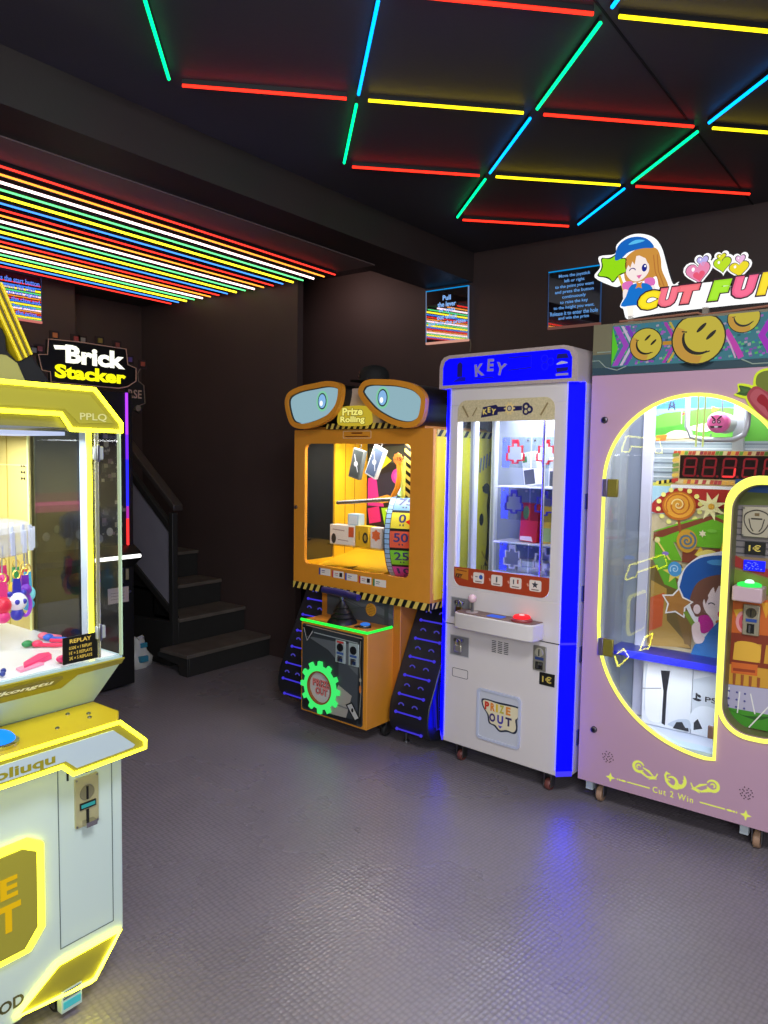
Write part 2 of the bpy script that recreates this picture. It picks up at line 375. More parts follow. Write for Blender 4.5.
# 19 strips under the soffit
seq = [('red', (255, 50, 40)), ('orange', (255, 150, 50)), ('white', (255, 215, 215)), ('green', (90, 225, 130)), ('yellow', (255, 225, 40)), ('blue', (60, 130, 235))]
nth = ['first', 'second', 'third', 'fourth']
for k in range(19):
    nm, c = seq[k % 6]; y = 3.475+(5.29-3.475)*k/18
    lb = '%s light strip along the low soffit, %s %s one from the beam edge' % (nm, nth[k//6], nm)
    tube_light('light_strip', (-2.3, y-6.27*(.030+.018*k/18)), (3.97, y), ZS-.030, c, S_STRIP*(1.2 if nm in ('white', 'yellow') else .9), lb, 'parallel light strips under the soffit', 0.0068 if nm in ('white', 'yellow') else .0048)

# ================================================================== the three lit text panels
MIRROR = bpy.data.materials.new('dark_mirror_acrylic'); MIRROR.use_nodes = True
_p = MIRROR.node_tree.nodes['Principled BSDF']; _p.inputs['Base Color'].default_value = (.42, .44, .5, 1); _p.inputs['Metallic'].default_value = 1; _p.inputs['Roughness'].default_value = .03
def panel(name, label, fr, at, w, h, lines, lh, top, edge, bot, glow, tilt=0.0):
    t = thing(name, label, 'sign', fr, at)
    B().box(0, w, 0, .012, 0, h, MIRROR).done('mirror_panel', t)
    b = B()
    for k, s in enumerate(lines):
        b.text(s[0], w/2+s[1], top-lh*k, s[2], lh*.78, glow, -.002, 'F', .012)
    b.done('lettering', t)
    for xe in (-.004, w): B().box(xe, xe+.004, -.003, .012, 0, h, edge).done('side_edge', t)
    e = B(); e.box(-.004, w+.004, -.004, .014, h, h+.007, em((0, 130, 200), 1.2)); e.done('top_edge', t)
    e = B(); e.box(-.004, w+.004, -.004, .016, -.016, 0, bot); e.done('bottom_edge', t)
    t.rotation_euler[0] = tilt
    return t
FX = Frame(4.78, 3.255, -PI/2)
EDGE = em((150, 180, 230), .55)
GLOW = em((140, 190, 255), 1.1)
panel('text_panel', 'small mirrored text panel under the soffit beam, reflecting the coloured strips', FX, (0, 0, 2.415), .365, .375,
      [('Pull', 0, .07), ('the lever', 0, .16), ('or spin', 0, .14), ('out when', 0, .17), ('and win the prizes', 0, .33)], .046, .315, EDGE, em((235, 170, 150), .8), GLOW, .034)
FX2 = Frame(4.78, 2.256, -PI/2)
panel('text_panel', 'dark blue text panel about moving the joystick, beside the lit sign', FX2, (0, 0, 2.44), .362, .36,
      [('Move the joystick', 0, .22), ('left or right', 0, .14), ('to the point you want', 0, .27), ('and press the button', 0, .27), ('continuously', 0, .165), ('to raise the key', 0, .195), ('to the height you want.', 0, .285), ('Release it to enter the hole', 0, .335), ('and win the prize', 0, .215)],
      .0345, .325, em((60, 95, 150), .5), em((150, 100, 90), .5), em((110, 170, 240), .8), .03)
FX3 = Frame(2.545, 5.425, 0)
panel('text_panel', 'text panel on the back wall behind the yellow claw machine', FX3, (0, 0, 2.50), .375, .32,
      [('Press the start button', 0, .35), ('to move the claw', 0, .29), ('then press again', 0, .33), ('to drop the claw and', 0, .35), ('grab the prize', 0, .29), ('and win the prize', 0, .30)], .046, .265, em((60, 70, 120), .5), em((230, 130, 120), .8), em((90, 130, 240), 1.2))
cb = B(); cb.tube([(4.788, 2.875, 2.41), (4.785, 2.866, 2.37), (4.789, 2.874, 2.32)], .003, mat((120, 110, 90), .6)); single(cb, 'power_cord', 'thin power cord hanging from the mirrored panel corner', 'cable')

# ================================================================== staircase
ST = mat((44, 43, 42), .5, 0, .15, .4, 20); STT = mat((92, 84, 78), .75, 0, .5, .3, 9)
st = thing('staircase', 'dark grey staircase with a glazed railing climbing along the far wall', 'staircase', W0, (3.213, 4.128, 0))
def sbox(x0, x1, y0, y1, z0, z1, m, name, par=st, bev=0.004):
    return B().box(x0-3.213, x1-3.213, y0-4.128, y1-4.128, z0, z1, m).done(name, par, bevel=bev)
r = .19
tops = [.160, .348, .535, .745, .935, 1.125]; ys = [4.128, 4.411, 4.695, 4.985, 5.265, 5.545]
for k in range(6):
    x0 = 3.213 if k == 0 else 3.36
    y1 = ys[k+1]+.01 if k < 5 else 5.74
    x1 = 3.995
    tr = sbox(x0-.008 if k == 0 else x0, x1, ys[k]-.015, y1, tops[k]-.028, tops[k], STT, 'tread')
    zb = 0 if k == 0 else tops[k-1]-.0
    if k == 0:
        sbox(3.235, x1, ys[k], ys[k]+.02, 0, tops[k]-.028, ST, 'riser')
        side = B().prism([(0, 0), (.09, 0), (.10, .07), (.28, .09), (.33, .09), (.33, .132), (0, .132)], .004, .022, ST, 'S'); side.done('side_board', st, bevel=.003)
    else: sbox(x0, x1, ys[k], ys[k]+.02, tops[k-1]-.0, tops[k]-.028, ST, 'riser')
# black sheet for the shade of the open space below the railing, with the stepped lower block
B().prism([(4.43-4.128, .0), (5.7-4.128, 0), (5.7-4.128, 1.22), (5.05-4.128, .80), (4.43-4.128, .36)], .147, .165, mat((12, 12, 11), .6), 'S').done('under_stair_shade', st)
B().prism([(4.45-4.128, 0), (4.95-4.128, 0), (4.95-4.128, .30), (4.45-4.128, .33)], .10, .146, ST, 'S').done('side_block', st, bevel=.004)
B().box(.10, .147, .285, .33, .16, 1.12, ST).done('post', st, bevel=.004)
hr = B().prism([(.25, 1.18), (.25, 1.135), (1.55, 2.12), (1.55, 2.18)], .085, .165, mat((60, 54, 52), .45), 'S'); hr.done('handrail', st, bevel=.006)
hr = B().prism([(.32, 1.03), (.32, .965), (1.55, 1.94), (1.55, 2.0)], .105, .145, ST, 'S'); hr.done('rail_beam', st, bevel=.004)
hr = B().prism([(.32, .43), (.32, .37), (1.55, 1.17), (1.55, 1.23)], .105, .150, ST, 'S'); hr.done('bottom_rail', st, bevel=.004)
B().prism([(.33, .42), (1.55, 1.2), (1.55, 1.97), (.33, 1.0)], .120, .128, mat((150, 146, 160), .10, 0, .1, .8, 6), 'S').done('glass_panel', st)  # opaque grey stands in for reflections on the clear glass

# white plastic bag slumped on the floor beside the stairs
bg = thing('plastic_bag', 'white plastic bag with blue print slumped on floor beside the stairs', 'bag', W0, (3.165, 4.62, 0))
b = B(); n = 20; prof = [(.0, 0), (.10, .0), (.115, .03), (.112, .08), (.085, .13), (.075, .19), (.06, .235), (.0, .24)]
v = []; f = []
for i, (rd, h) in enumerate(prof):
    for k in range(n):
        a = 2*PI*k/n; wob = 1+.12*math.sin(3*a+i*1.3)+.06*math.sin(7*a-i*2)
        v.append((rd*.88*wob*math.cos(a)-h*.05, rd*.66*wob*math.sin(a), h*.9+(.012*math.sin(5*a) if 0 < i < 7 and h > .02 else 0)))
for i in range(len(prof)-1):
    for k in range(n): f.append((i*n+k, i*n+(k+1) % n, (i+1)*n+(k+1) % n, (i+1)*n+k))
b.add(v, f, mat((205, 205, 200), .35), True); b.done('bag_body', bg)
b = B(); 
for (x0, x1, z0, z1) in ((-.045, .03, .055, .10), (-.02, .04, .165, .20)):
    b.box(x0*.85, x1*.85, -.086 if z0 < .1 else -.062, -.05 if z0 < .1 else -.03, z0*.9, z1*.9, mat((60, 140, 165), .5))
b.done('printed_label', bg)
# ================================================================== yellow claw machine (front left)
YM = Frame(.33, 1.85, 0); W = .885
PALE = mat((196, 212, 206), .35); OLIVE = mat((150, 140, 45), .35); YEL = mat((235, 205, 30), .35); YPANEL = mat((205, 188, 110), .45)
NY = em((255, 250, 40), S_NEON); NYs = em((255, 245, 60), S_NEON*.5)
ym = thing('claw_machine', 'pale claw machine outlined in yellow neon, filling the left edge', 'arcade machine', YM)
def mx(p): return [(W-x, z) for x, z in p][::-1]
# lower body and kick plate
B().prism([(.02, .165), (.18, .165), (.31, .07), (.575, .07), (.69, .165), (W-.005, .165), (W-.005, .735), (.02, .735)], 0.0, .86, PALE, 'F').done('body', ym, bevel=.004)
kp = [(.866, .166), (.678, .168), (.562, .088), (.770, .064), (.785, .066)]
for side, q in (('r', kp), ('l', mx(kp))):
    k = B().prism(q, -.002, .16, OLIVE, 'F').done('kick_plate', ym, bevel=.003)
    P = q+[q[0]]
    b = B(); b.tube([(x, -.003, z) for x, z in P[:-1]], .006, em((255, 250, 50), S_NEON*2.2), 8, True); b.done('neon_outline', k)
b = B(); b.text('GOOD', .520, .128, .13, .032, mat((70, 66, 30), .5), -.001, 'F', .03); b.done('lettering', ym)
# prize door
od = [(.60, .555), (.64, .53), (.64, .30), (.60, .25), (.285, .25), (.245, .30), (.245, .53), (.285, .555)]
B().prism([(x, z) for x, z in od], -.016, 0, em((255, 250, 60), S_NEON*.45), 'F').done('door_frame', ym, bevel=.004)
pd = B().prism(grow(od, -.028), -.020, -.016, mat((160, 150, 50), .4), 'F').done('prize_door', ym)
b = B(); b.text('PRIZE', .448, .452, .235, .055, em((255, 205, 20), .7), -.0212, 'F', .035); b.text('OUT', .465, .372, .215, .075, em((255, 205, 20), .7), -.0212, 'F', .035); b.done('lettering', pd)
# coin door
G = mat((90, 105, 105), .6)
b = B(); b.holes([[(.686, .203), (.848, .203), (.848, .705), (.686, .705)], [(.6885, .2055), (.8455, .2055), (.8455, .7025), (.6885, .7025)]], -.001, .001, G, 'F'); b.done('door_seam', ym)
cd_ = B().holes([rr(.733, .802, .522, .662, .004), el(.768, .615, .022)], -.006, 0, mat((188, 182, 140), .3, .35), 'F')
cd_ = cd_.done('coin_acceptor', ym)
b = B(); b.lathe([(.021, -.003), (.021, .003)], (.768, -.003, .615), mat((135, 130, 105), .3, .3), 24, 'y'); b.box(.7655, .7705, -.009, -.006, .597, .633, BLACK); b.done('coin_slot', cd_)
b = B(); b.box(.745, .792, -.010, -.006, .572, .590, BLACK); b.box(.748, .789, -.0105, -.010, .576, .586, em((60, 170, 170), .7)); b.done('display', cd_)
b = B(); b.box(.764, .772, -.008, -.006, .538, .568, BLACK); b.box(.752, .784, -.028, -.006, .526, .540, CHROME); b.done('return_lever', cd_)
for x in (.737, .798):
    for z in (.527, .657): B().lathe([(.003, -.008), (.003, -.005)], (x, 0, z), STEEL, 10, 'y').done('screw', cd_)
b = B(); b.lathe([(.016, -.012), (.017, -.006), (.019, 0)], (.765, 0, .690), STEEL, 20, 'y'); b.lathe([(.010, -.014), (.010, -.011)], (.765, 0, .690), BLACK, 16, 'y'); b.done('lock', ym)
b = B(); b.box(.712, .716, -.004, 0, .665, .70, BLACK); b.done('door_slot', ym)
# console: deck, front board with neon outline, button
deck = B().prism([(0, .15), (W, .15), (W, .02), (.827, -.063), (.058, -.063), (0, .02)], .735, .808, YEL, 'T').done('deck', ym, bevel=.004)
cp = [(.053, .812), (.827, .812), (.906, .738), (.906, .716), (.69, .712), (.66, .742), (.22, .742), (.19, .712), (-.021, .716), (-.021, .738)]
cb_ = B().prism(cp, -.074, -.062, OLIVE, 'F').done('front_board', ym)
ci_ = [(.085, .796), (.805, .796), (.872, .736), (.866, .730), (.698, .726), (.668, .754), (.215, .754), (.185, .726), (.02, .730), (.013, .736)]
B().prism(ci_, -.077, -.074, mat((185, 200, 205), .3), 'F').done('inlay', cb_)
b = B(); b.tube([(x, -.074, z) for x, z in cp], .006, NY, 8, True); b.done('neon_outline', cb_)
b = B(); b.text('boliuqu', .548, .769, .182, .033, mat((150, 140, 30), .4), -.0782, 'F', .03); b.done('lettering', cb_)
b = B(); b.lathe([(.052, 0), (.052, .008), (.046, .012)], (.545, .03, .808), CHROME, 28); bt = b.done('button_ring', ym)
b = B(); b.ball((.545, .03, .818), (.044, .044, .026), em((20, 130, 255), 1.6), 20, 10); b.done('button', bt)
for x, y in ((.70, .02), (.775, .10), (.80, .03), (.815, .06)): B().lathe([(.006, 0), (.006, .003), (.003, .005)], (x, y, .808), STEEL, 10).done('screw', deck)
# slanted front board of the prize tank
SL = math.hypot(.15, .16)
TP = lambda a, s, c: (a, s/SL*.15-c*.16/SL*-1*0 + c*(-.16/SL)*-1*-1, .96-s/SL*.16-c*.15/SL)
def TP(a, s, c):      # across, down the slant, outward
    return (a, s*.15/SL-c*.16/SL, .96-s*.16/SL-c*.15/SL)
tf = B().prism([(.0, .808), (.15, .808), (0, .96), (0, .975), (.86, .975), (.86, .808)][1:], 0, W, mat((182, 208, 212), .3), 'S')
tf.done('tank_base', ym)
b = B(); k = [(W, .0), (.737, .006), (.725, .069), (W-.725, .069), (W-.737, .006), (0, 0), (0, -.012), (W, -.012)]
b.prism([(W, -.014), (W, .012), (.755, .018), (.726, .069), (.159, .069), (.13, .018), (0, .012), (0, -.014)], 0.0, .004, OLIVE, TP); ob = b.done('trim_board', ym)
b = B(); b.prism([(.705, .004), (.712, .016), (.695, .040), (.19, .040), (.173, .016), (.18, .004)], .004, .0055, mat((120, 112, 70), .3), TP); b.done('inlay', ob)
TU = lambda a, bb, c: TP(a, -bb, c)
b = B(); b.text('aikongtu', .600, -.0225, .172, .024, mat((250, 250, 240), .4), .0066, TU, .035, .15); b.done('lettering', ob)
# tank: floor, posts, glass, side wall
TF = mat((226, 228, 230), .3)
b = B(); b.box(.01, W-.012, .012, .85, .962, .976, TF); tfloor = b.done('tank_floor', ym)
b = B().prism([(.30, .30), (.68, .30), (.68, .52), (.30, .52)], .976, 1.02, TF, 'T'); b.done('prize_platform', ym, bevel=.003)
b = B().prism([(.02, .55), (.52, .44), (.52, .43), (.02, .54)], .976, 1.05, mat((200, 210, 225), .3), 'T'); b.done('chute_wall', ym)
B().box(.01, W-.01, -.004, .002, .978, 1.61, GLASS).done('front_glass', ym)
B().box(W-.006, W, .006, .138, .978, 1.61, glass((255, 255, 255), .4)).done('side_glass', ym)
b = B(); b.box(W-.004, W, -.004, .004, .976, 1.61, mat((185, 215, 180), .25)); b.box(W-.009, W-.004, -.004, .001, .976, 1.61, em((215, 235, 190), .6)); b.done('corner_post', ym)
b = B(); b.box(W-.008, W, .157, .196, .976, 1.61, mat((190, 208, 225), .3, .2)); b.done('side_post', ym, bevel=.003)
b = B(); b.box(W-.008, W-.001, .140, .157, .976, 1.61, NY); b.done('neon_strip', ym)
DKG = bpy.data.materials.new('dark_glass'); DKG.use_nodes = True
_p = DKG.node_tree.nodes['Principled BSDF']; _p.inputs['Base Color'].default_value = (.012, .013, .013, 1); _p.inputs['Roughness'].default_value = .03; _p.inputs['Specular IOR Level'].default_value = 1.0
B().box(W-.012, W-.004, .20, .468, .976, 1.61, glass((205, 208, 210), 1.0, 'tinted_glass')).done('side_window', ym)
B().box(W-.02, W, .468, .86, .976, 1.61, YPANEL).done('side_panel', ym)
b = B(); b.box(W-.024, W-.02, .462, .468, .976, 1.61, mat((235, 240, 160), .3)); b.done('panel_edge', ym)
b = B()
for i in range(2):
    for j in range(3): b.lathe([(.004, -.002), (.004, 0)], (W-.0205, .49+.016*i, 1.46+.02*j), DARK, 10, 'x')
b.box(W-.022, W-.02, .60, .603, .976, 1.61, mat((170, 150, 60), .5)); b.box(W-.022, W-.02, .47, .86, 1.50, 1.504, mat((240, 225, 150), .4)); b.done('perforation', ym)
B().box(0, W, .85, .86, .976, 1.61, YPANEL).done('back_panel', ym)
B().box(0, .006, .0, .86, .976, 1.61, GLASS).done('side_glass', ym)
B().box(0, .02, .0, .02, .976, 1.61, ALU).done('corner_post', ym)
# chrome lock rod with clamps on the front glass
b = B(); b.tube([(.808, -.008, .985), (.808, -.008, 1.60)], .0055, mat((225, 225, 190), .2, .8), 10); b.done('lock_rod', ym)
for z in (1.545, 1.055):
    b = B(); b.box(.797, .825, -.016, -.004, z-.018, z+.018, mat((185, 190, 185), .3, .4)); b.box(.802, .812, -.020, -.014, z-.024, z+.024, STEEL); b.done('clamp', ym, bevel=.003)
# header
hp = [(.079, 1.715), (.806, 1.715), (.885, 1.628), (.885, 1.606), (.738, 1.606), (.71, 1.645), (.175, 1.645), (.147, 1.606), (0, 1.606), (0, 1.628)]
hb = B().prism(hp, -.006, .010, mat((140, 132, 40), .35), 'F').done('header_board', ym)
b = B(); b.tube([(x, -.006, z) for x, z in hp], .0065, NY, 8, True); b.done('neon_outline', hb)
b = B(); b.prism(grow([(.11, 1.700), (.79, 1.700), (.86, 1.628), (.76, 1.622), (.72, 1.658), (.165, 1.658), (.125, 1.622), (.025, 1.628)], 0), -.0075, -.006, mat((158, 150, 50), .35), 'F'); b.done('inlay', hb)
b = B(); b.text('PPLQ', .80, 1.640, .078, .022, mat((205, 200, 130), .4), -.009, 'F', .015); b.done('lettering', hb)
B().prism([(.05, 1.61), (W-.05, 1.61), (W-.05, 1.69), (.05, 1.69)], .010, .86, mat((110, 105, 60), .4), 'F').done('header_box', ym)
b = B(); b.box(.06, .74, .03, .30, 1.590, 1.60, em((205, 218, 255), .95)); b.done('tank_light', ym)
area('claw_tank_lamp', YM.at(.44, .35, 1.585), YM.at(.44, .35, 1.0), .7, .5, P_TANK, (.93, .96, 1))
# topper: black bracket with a ribbed yellow arm
arm = [(.715, 2.015), (.774, 1.933), (.817, 1.834), (.775, 1.809), (.731, 1.907), (.665, 2.0)]
a_ = B().prism([(.66, 2.06), (.735, 2.02), (.817, 1.834), (.777, 1.809)], .335, .375, YEL, 'F').done('topper_arm', ym)
b = B()
for k in range(5):
    t = .1+.2*k; x0 = .66+.075*t; z0 = 2.06-.04*t; x1 = .777+.04*t; z1 = 1.809+.025*t
    b.tube([(x0, .333, z0), (x1, .333, z1)], .0035, mat((90, 78, 10), .5) if k % 2 else mat((250, 225, 40), .4), 6)
b.done('rib', a_)
B().prism([(.60, 1.93), (.731, 1.899), (.742, 1.876), (.744, 1.836), (.774, 1.807), (.806, 1.831), (.816, 1.832), (.869, 1.762), (.87, 1.69), (.60, 1.69)], .34, .44, DARK, 'F').done('topper_bracket', ym, bevel=.004)
B().prism([(.60, 1.69), (.783, 1.69), (.781, 1.754), (.76, 1.80), (.729, 1.819), (.60, 1.82)], .31, .34, mat((165, 160, 90), .4), 'F').done('topper_plate', ym, bevel=.004)
# feet
for x, y in ((.70, .05), (.70, .78), (.185, .05), (.185, .78)):
    caster(ym, x, y, .165 if 0 else .10, RUBBER, .03)
b = B(); b.box(.685, .745, -.004, .018, .02, .082, mat((190, 205, 195), .4)); b.box(.69, .74, -.006, -.004, .03, .05, mat((70, 190, 200), .4))
for k in range(3): b.box(.69, .74, -.006, -.004, .058+.008*k, .061+.008*k, mat((60, 70, 70), .4))
b.done('caster_label', ym)

# acrylic carousel and its keychains
b = B(); CL = frosted((150, 158, 178), .42)
b.lathe([(.05, .085), (.235, .08), (.25, .065), (.25, .01), (.235, 0), (.05, .0)], (.545, .37, 1.262), CL, 40); cr = b.done('carousel', ym)
b = B()
for k in range(28):
    a = 2*PI*k/28; b.box(.545+.249*math.cos(a)-.004, .545+.249*math.cos(a)+.004, .37+.249*math.sin(a)-.004, .37+.249*math.sin(a)+.004, 1.268, 1.33, mat((190, 195, 215), .2))
b.done('carousel_rib', cr)
b = B(); b.tube([(.545, .37, 1.34), (.545, .37, 1.60)], .012, ALU, 12); b.done('carousel_axle', cr)
KS = Matrix.Translation((0, 0, .26)) @ Matrix.Scale(.68, 4) @ Matrix.Translation((0, 0, -.26))
kc = [((40, 60, 170), (230, 230, 235), 'panda', 'white bear keychain with a blue strap at the frame edge'), ((230, 60, 130), (225, 40, 70), 'ball', 'pink and red ball keychain between the two white bears'),
      ((50, 50, 170), (235, 235, 240), 'panda', 'white bear keychain hanging beside the purple loop strap'), ((110, 40, 170), (150, 60, 200), 'strap', 'purple loop strap keychain hanging from the clear carousel'), ((70, 170, 215), (120, 205, 235), 'ball', 'light blue ball keychain hanging from the clear carousel'), ((225, 50, 80), (250, 150, 120), 'strap', 'red and orange loop strap keychain nearest the side glass'),
      ((60, 160, 90), (240, 200, 60), 'ball', 'green and yellow ball keychain behind the light blue one'), ((230, 60, 130), (250, 120, 170), 'strap', 'pink loop strap keychain at the back of the carousel'), ((40, 60, 140), (90, 120, 210), 'ball', 'dark blue ball keychain at the back of the carousel'), ((230, 90, 60), (245, 170, 60), 'strap', 'orange loop strap keychain at the back of the carousel')]
for k, (c1, c2, sh, nm) in enumerate(kc):
    a = math.radians(-84+14.5*k); x, y = .545+.232*math.cos(a), .37+.232*math.sin(a)
    t = thing('keychain', nm, 'keychain', YM, (x, y, 1.0), 0, 'keychains on the carousel')
    b = B(); b.tube([(0, 0, .2595), (0, 0, .20)], .003, STEEL, 6); b.tube([(.014*math.cos(q), 0, .185+.018*math.sin(q)) for q in [i*PI/6 for i in range(12)]], .003, mat((220, 190, 90), .3, .8), 6, True); b.xf(KS); b.done('ring', t)
    m1, m2 = mat(c1, .4), mat(c2, .4)
    b = B(); b.prism([(-.014, .17), (.014, .17), (.018, .10), (-.018, .10)], -.004, .004, m1); b.xf(KS); b.done('strap', t)
    b = B()
    if sh == 'ball': b.ball((0, 0, .075), (.033, .028, .036), m2); b.ball((0, 0, .03), (.028, .024, .026), m1)
    elif sh == 'panda':
        b.ball((0, 0, .075), (.040, .034, .038), m2); b.ball((-.013, -.030, .078), (.010, .007, .011), m1); b.ball((.017, -.028, .078), (.010, .007, .011), m1)
        b.ball((0, 0, .025), (.026, .022, .028), m1); b.ball((-.028, 0, .108), .012, m1); b.ball((.028, 0, .108), .012, m1)
    else: b.tube([(.022*math.cos(q), 0, .045+.045*math.sin(q)) for q in [i*PI/8 for i in range(16)]], .008, m2, 8, True); b.ball((0, -.01, .11), (.022, .02, .024), m1)
    b.xf(KS); b.done('charm', t)
# straps scattered on the tank floor
def ribbon(pts, c, label):
    b = B(); b.tube([(x, y, .0068) for x, y in pts], .006, mat(c, .4), 8, False)
    x, y = pts[0]; b.ball((x, y, .0105), (.016, .012, .010), mat(c, .35)); single(b, 'strap_keychain', label, 'keychain', YM, (0, 0, .977), 0, 'keychains on the tank floor')
ribbon([(.73, .045), (.76, .08), (.80, .12), (.815, .16)], (230, 50, 110), 'fat pink strap half hidden behind the price card')
ribbon([(.77, .25), (.80, .21), (.83, .19), (.85, .23), (.82, .27)], (225, 50, 90), 'looped red strap on the tank floor beside the price card')
ribbon([(.83, .30), (.85, .27), (.86, .25)], (50, 100, 205), 'short blue strap on the tank floor')
ribbon([(.75, .27), (.77, .275), (.79, .28)], (40, 130, 70), 'green strap lying on the tank floor')
ribbon([(.83, .33), (.85, .335), (.862, .29), (.845, .30)], (235, 110, 130), 'pale pink strap at the far side of the tank floor')
b = B(); b.prism([(0, 0), (.11, .03), (.125, .06), (.10, .07), (.02, .03)], 0, .012, mat((235, 60, 120), .4), 'T'); b.prism([(-.02, -.01), (.06, .0), (.05, .03), (-.01, .02)], .0, .006, mat((245, 150, 180), .35), 'T')
single(b, 'pink_prize', 'pink wrapped prize on the tank floor under the carousel', 'toy', YM, (.63, .05, .977), .2)
b = B()
for k in range(6): a = k*PI/3; b.ball((.03*math.cos(a), .03*math.sin(a), .0078), .007, mat((30, 50, 130), .3))
single(b, 'bead_bracelet', 'dark blue bead ring on the tank floor at the frame edge', 'bracelet', YM, (.55, .06, .977))
# price card on the front glass
pc = thing('price_card', 'black price card with gold text on the claw machine glass', 'sign', YM, (.703, -.006, .985))
B().box(0, .108, -.003, 0, 0, .072, mat((16, 15, 10), .4)).done('card', pc)
gd = mat((225, 190, 80), .4)
b = B(); b.text('REPLAY', .050, .060, .062, .011, gd, -.0035, 'F', .02)
for k, s in enumerate(('0.50€ = 1 REPLAY', '1€ = 2 REPLAYS', '2€ = 5 REPLAYS')): b.text(s, .050, .042-.014*k, .066, .009, gd, -.0035, 'F', .01)
b.done('lettering', pc)

# ================================================================== black arcade machine with the block sign, behind
BS = Frame(2.15, 4.25, 0)
bs = thing('arcade_machine', 'black arcade machine with a block lettered sign, between claw machine and stairs', 'arcade machine', BS)
BK = mat((22, 22, 22), .4); BW = .735
B().prism([(.0, .02), (.62, .02), (.62, 1.93), (0, 1.93), (0, .95), (-.0, .90)], 0, BW, BK, 'S').done('cabinet', bs, bevel=.006)
B().box(.04, .40, -.004, .01, 1.30, 1.70, em((112, 122, 124), .55)).done('screen', bs)
b = B(); b.box(.04, .40, -.006, .01, 1.25, 1.30, em((150, 95, 115), .6)); b.box(.04, .40, -.007, .01, 1.185, 1.25, em((205, 80, 130), .7)); b.box(.04, .40, -.009, -.004, 1.225, 1.245, em((240, 90, 160), .9)); b.done('lit_band', bs)
b = B(); b.box(.03, .66, -.003, .0, .95, 1.20, mat((40, 44, 42), .1))
for k in range(9): b.ball((.07+.07*k, -.002, 1.0+.04*(k % 3)), (.024, .008, .028), mat([(120, 124, 120), (150, 155, 150), (100, 115, 100)][k % 3], .6))
b.done('prize_window', bs)
b = B()
random.seed(3)
for k in range(46):
    x = .46+random.random()*.2; z = 1.0+random.random()*.66; s = .012+random.random()*.02
    b.box(x, x+s, -.003-.0003*k*.1, 0, z, z+s, mat(random.choice([(120, 118, 100), (80, 82, 70), (60, 62, 56), (105, 90, 95), (140, 138, 120)]), .5))
b.done('side_artwork', bs)
b = B(); hs = [(1.926, 1.66, (170, 60, 255)), (1.66, 1.50, (110, 40, 255)), (1.50, 1.20, (40, 40, 255)), (1.20, 1.12, (150, 40, 150)), (1.12, .946, (255, 50, 50))]
for z1, z0, c in hs: b.box(.682, .694, -.012, 0, z0, z1, em(c, 1.6))
b.done('light_strip', bs)
b = B(); b.prism([(-.09, .862), (-.06, .845), (.0, .80), (.0, .95), (-.06, .92), (-.09, .90)], 0, BW, BK, 'S'); b.done('control_shelf', bs, bevel=.004)
b = B(); b.tube([(.40, -.095, .882), (.718, -.095, .882)], .012, em((255, 255, 250), 2.2), 10); b.done('shelf_light', bs)
b = B(); b.box(.54, .69, -.006, 0, .575, .675, mat((190, 175, 170), .6)); 
for k in range(3): b.box(.56, .66, -.0065, -.006, .60+.02*k, .603+.02*k, mat((90, 80, 80), .6))
b.done('paper_note', bs)
b = B(); b.box(.615, .655, -.006, 0, .70, .80, STEEL); b.box(.625, .645, -.008, -.006, .75, .78, BLACK); b.box(.672, .692, -.006, 0, .72, .79, mat((150, 140, 110), .4)); b.done('coin_acceptor', bs)
b = B(); b.lathe([(.008, -.008), (.01, 0)], (.70, 0, .64), STEEL, 12, 'y'); b.done('lock', bs)
# sign on top
so = [(.165, 2.196), (.341, 2.203), (.677, 2.2), (.689, 2.104), (.749, 2.087), (.748, 2.005), (.687, 1.965), (.621, 1.949), (.177, 1.95), (.173, 2.008), (.123, 2.013), (.103, 2.1), (.158, 2.106)]
sb = B().prism(so, -.02, .01, mat((14, 14, 12), .35), 'F').done('sign_board', bs)
b = B(); b.tube([(x, -.022, z) for x, z in so], .0035, mat((190, 150, 130), .4), 6, True); b.done('sign_outline', sb)
b = B(); wl = em((255, 255, 235), 1.4); yl = em((255, 250, 20), 1.2)
b.prism([(.196, 2.165), (.29, 2.172), (.29, 2.150), (.205, 2.142)], -.024, -.02, wl); b.text('Brick', .468, 2.124, .40, .108, wl, -.023, 'F', .045); b.done('lettering', sb)
b = B(); b.text('Stacker', .437, 2.018, .475, .082, yl, -.023, 'F', .045); b.done('lettering', sb)
b = B()
for (x, z, c) in ((.213, 2.225, (190, 110, 60)), (.345, 2.222, (150, 60, 50)), (.39, 2.220, (130, 120, 110)), (.505, 2.232, (130, 110, 40)), (.625, 2.220, (120, 60, 50)), (.085, 2.123, (110, 110, 110)), (.12, 2.135, (120, 60, 60)), (.715, 2.14, (80, 60, 120)), (.81, 2.121, (150, 70, 50))):
    b = B(); b.box(x-.014, x+.014, -.012, .006, z-.014, z+.014, mat(c, .5)); b.box(x-.03, x+.03, -.004, .004, z-.03, z+.026, mat((40, 26, 24), .5)); b.done('sign_brick', sb)
b = B(); b.prism([(.74, 2.06), (.79, 2.06), (.80, 2.0), (.832, 1.99), (.838, 1.86), (.80, 1.80), (.77, 1.815), (.70, 1.80), (.70, 1.97)], .015, .03, mat((26, 24, 18), .5)); 
b.tube([(.81, .012, 2.10), (.785, .012, 2.06), (.79, .012, 2.01), (.83, .012, 1.985), (.838, .012, 1.87), (.79, .012, 1.85)], .003, mat((120, 100, 85), .5), 6)
b.text('RSE', .765, 1.925, .10, .055, mat((165, 135, 115), .5), .014, 'F', .02); b.lathe([(.02, 0), (.02, .006)], (.785, .008, 1.835), mat((110, 100, 85), .5), 12, 'y'); b.done('sign_wing', sb)
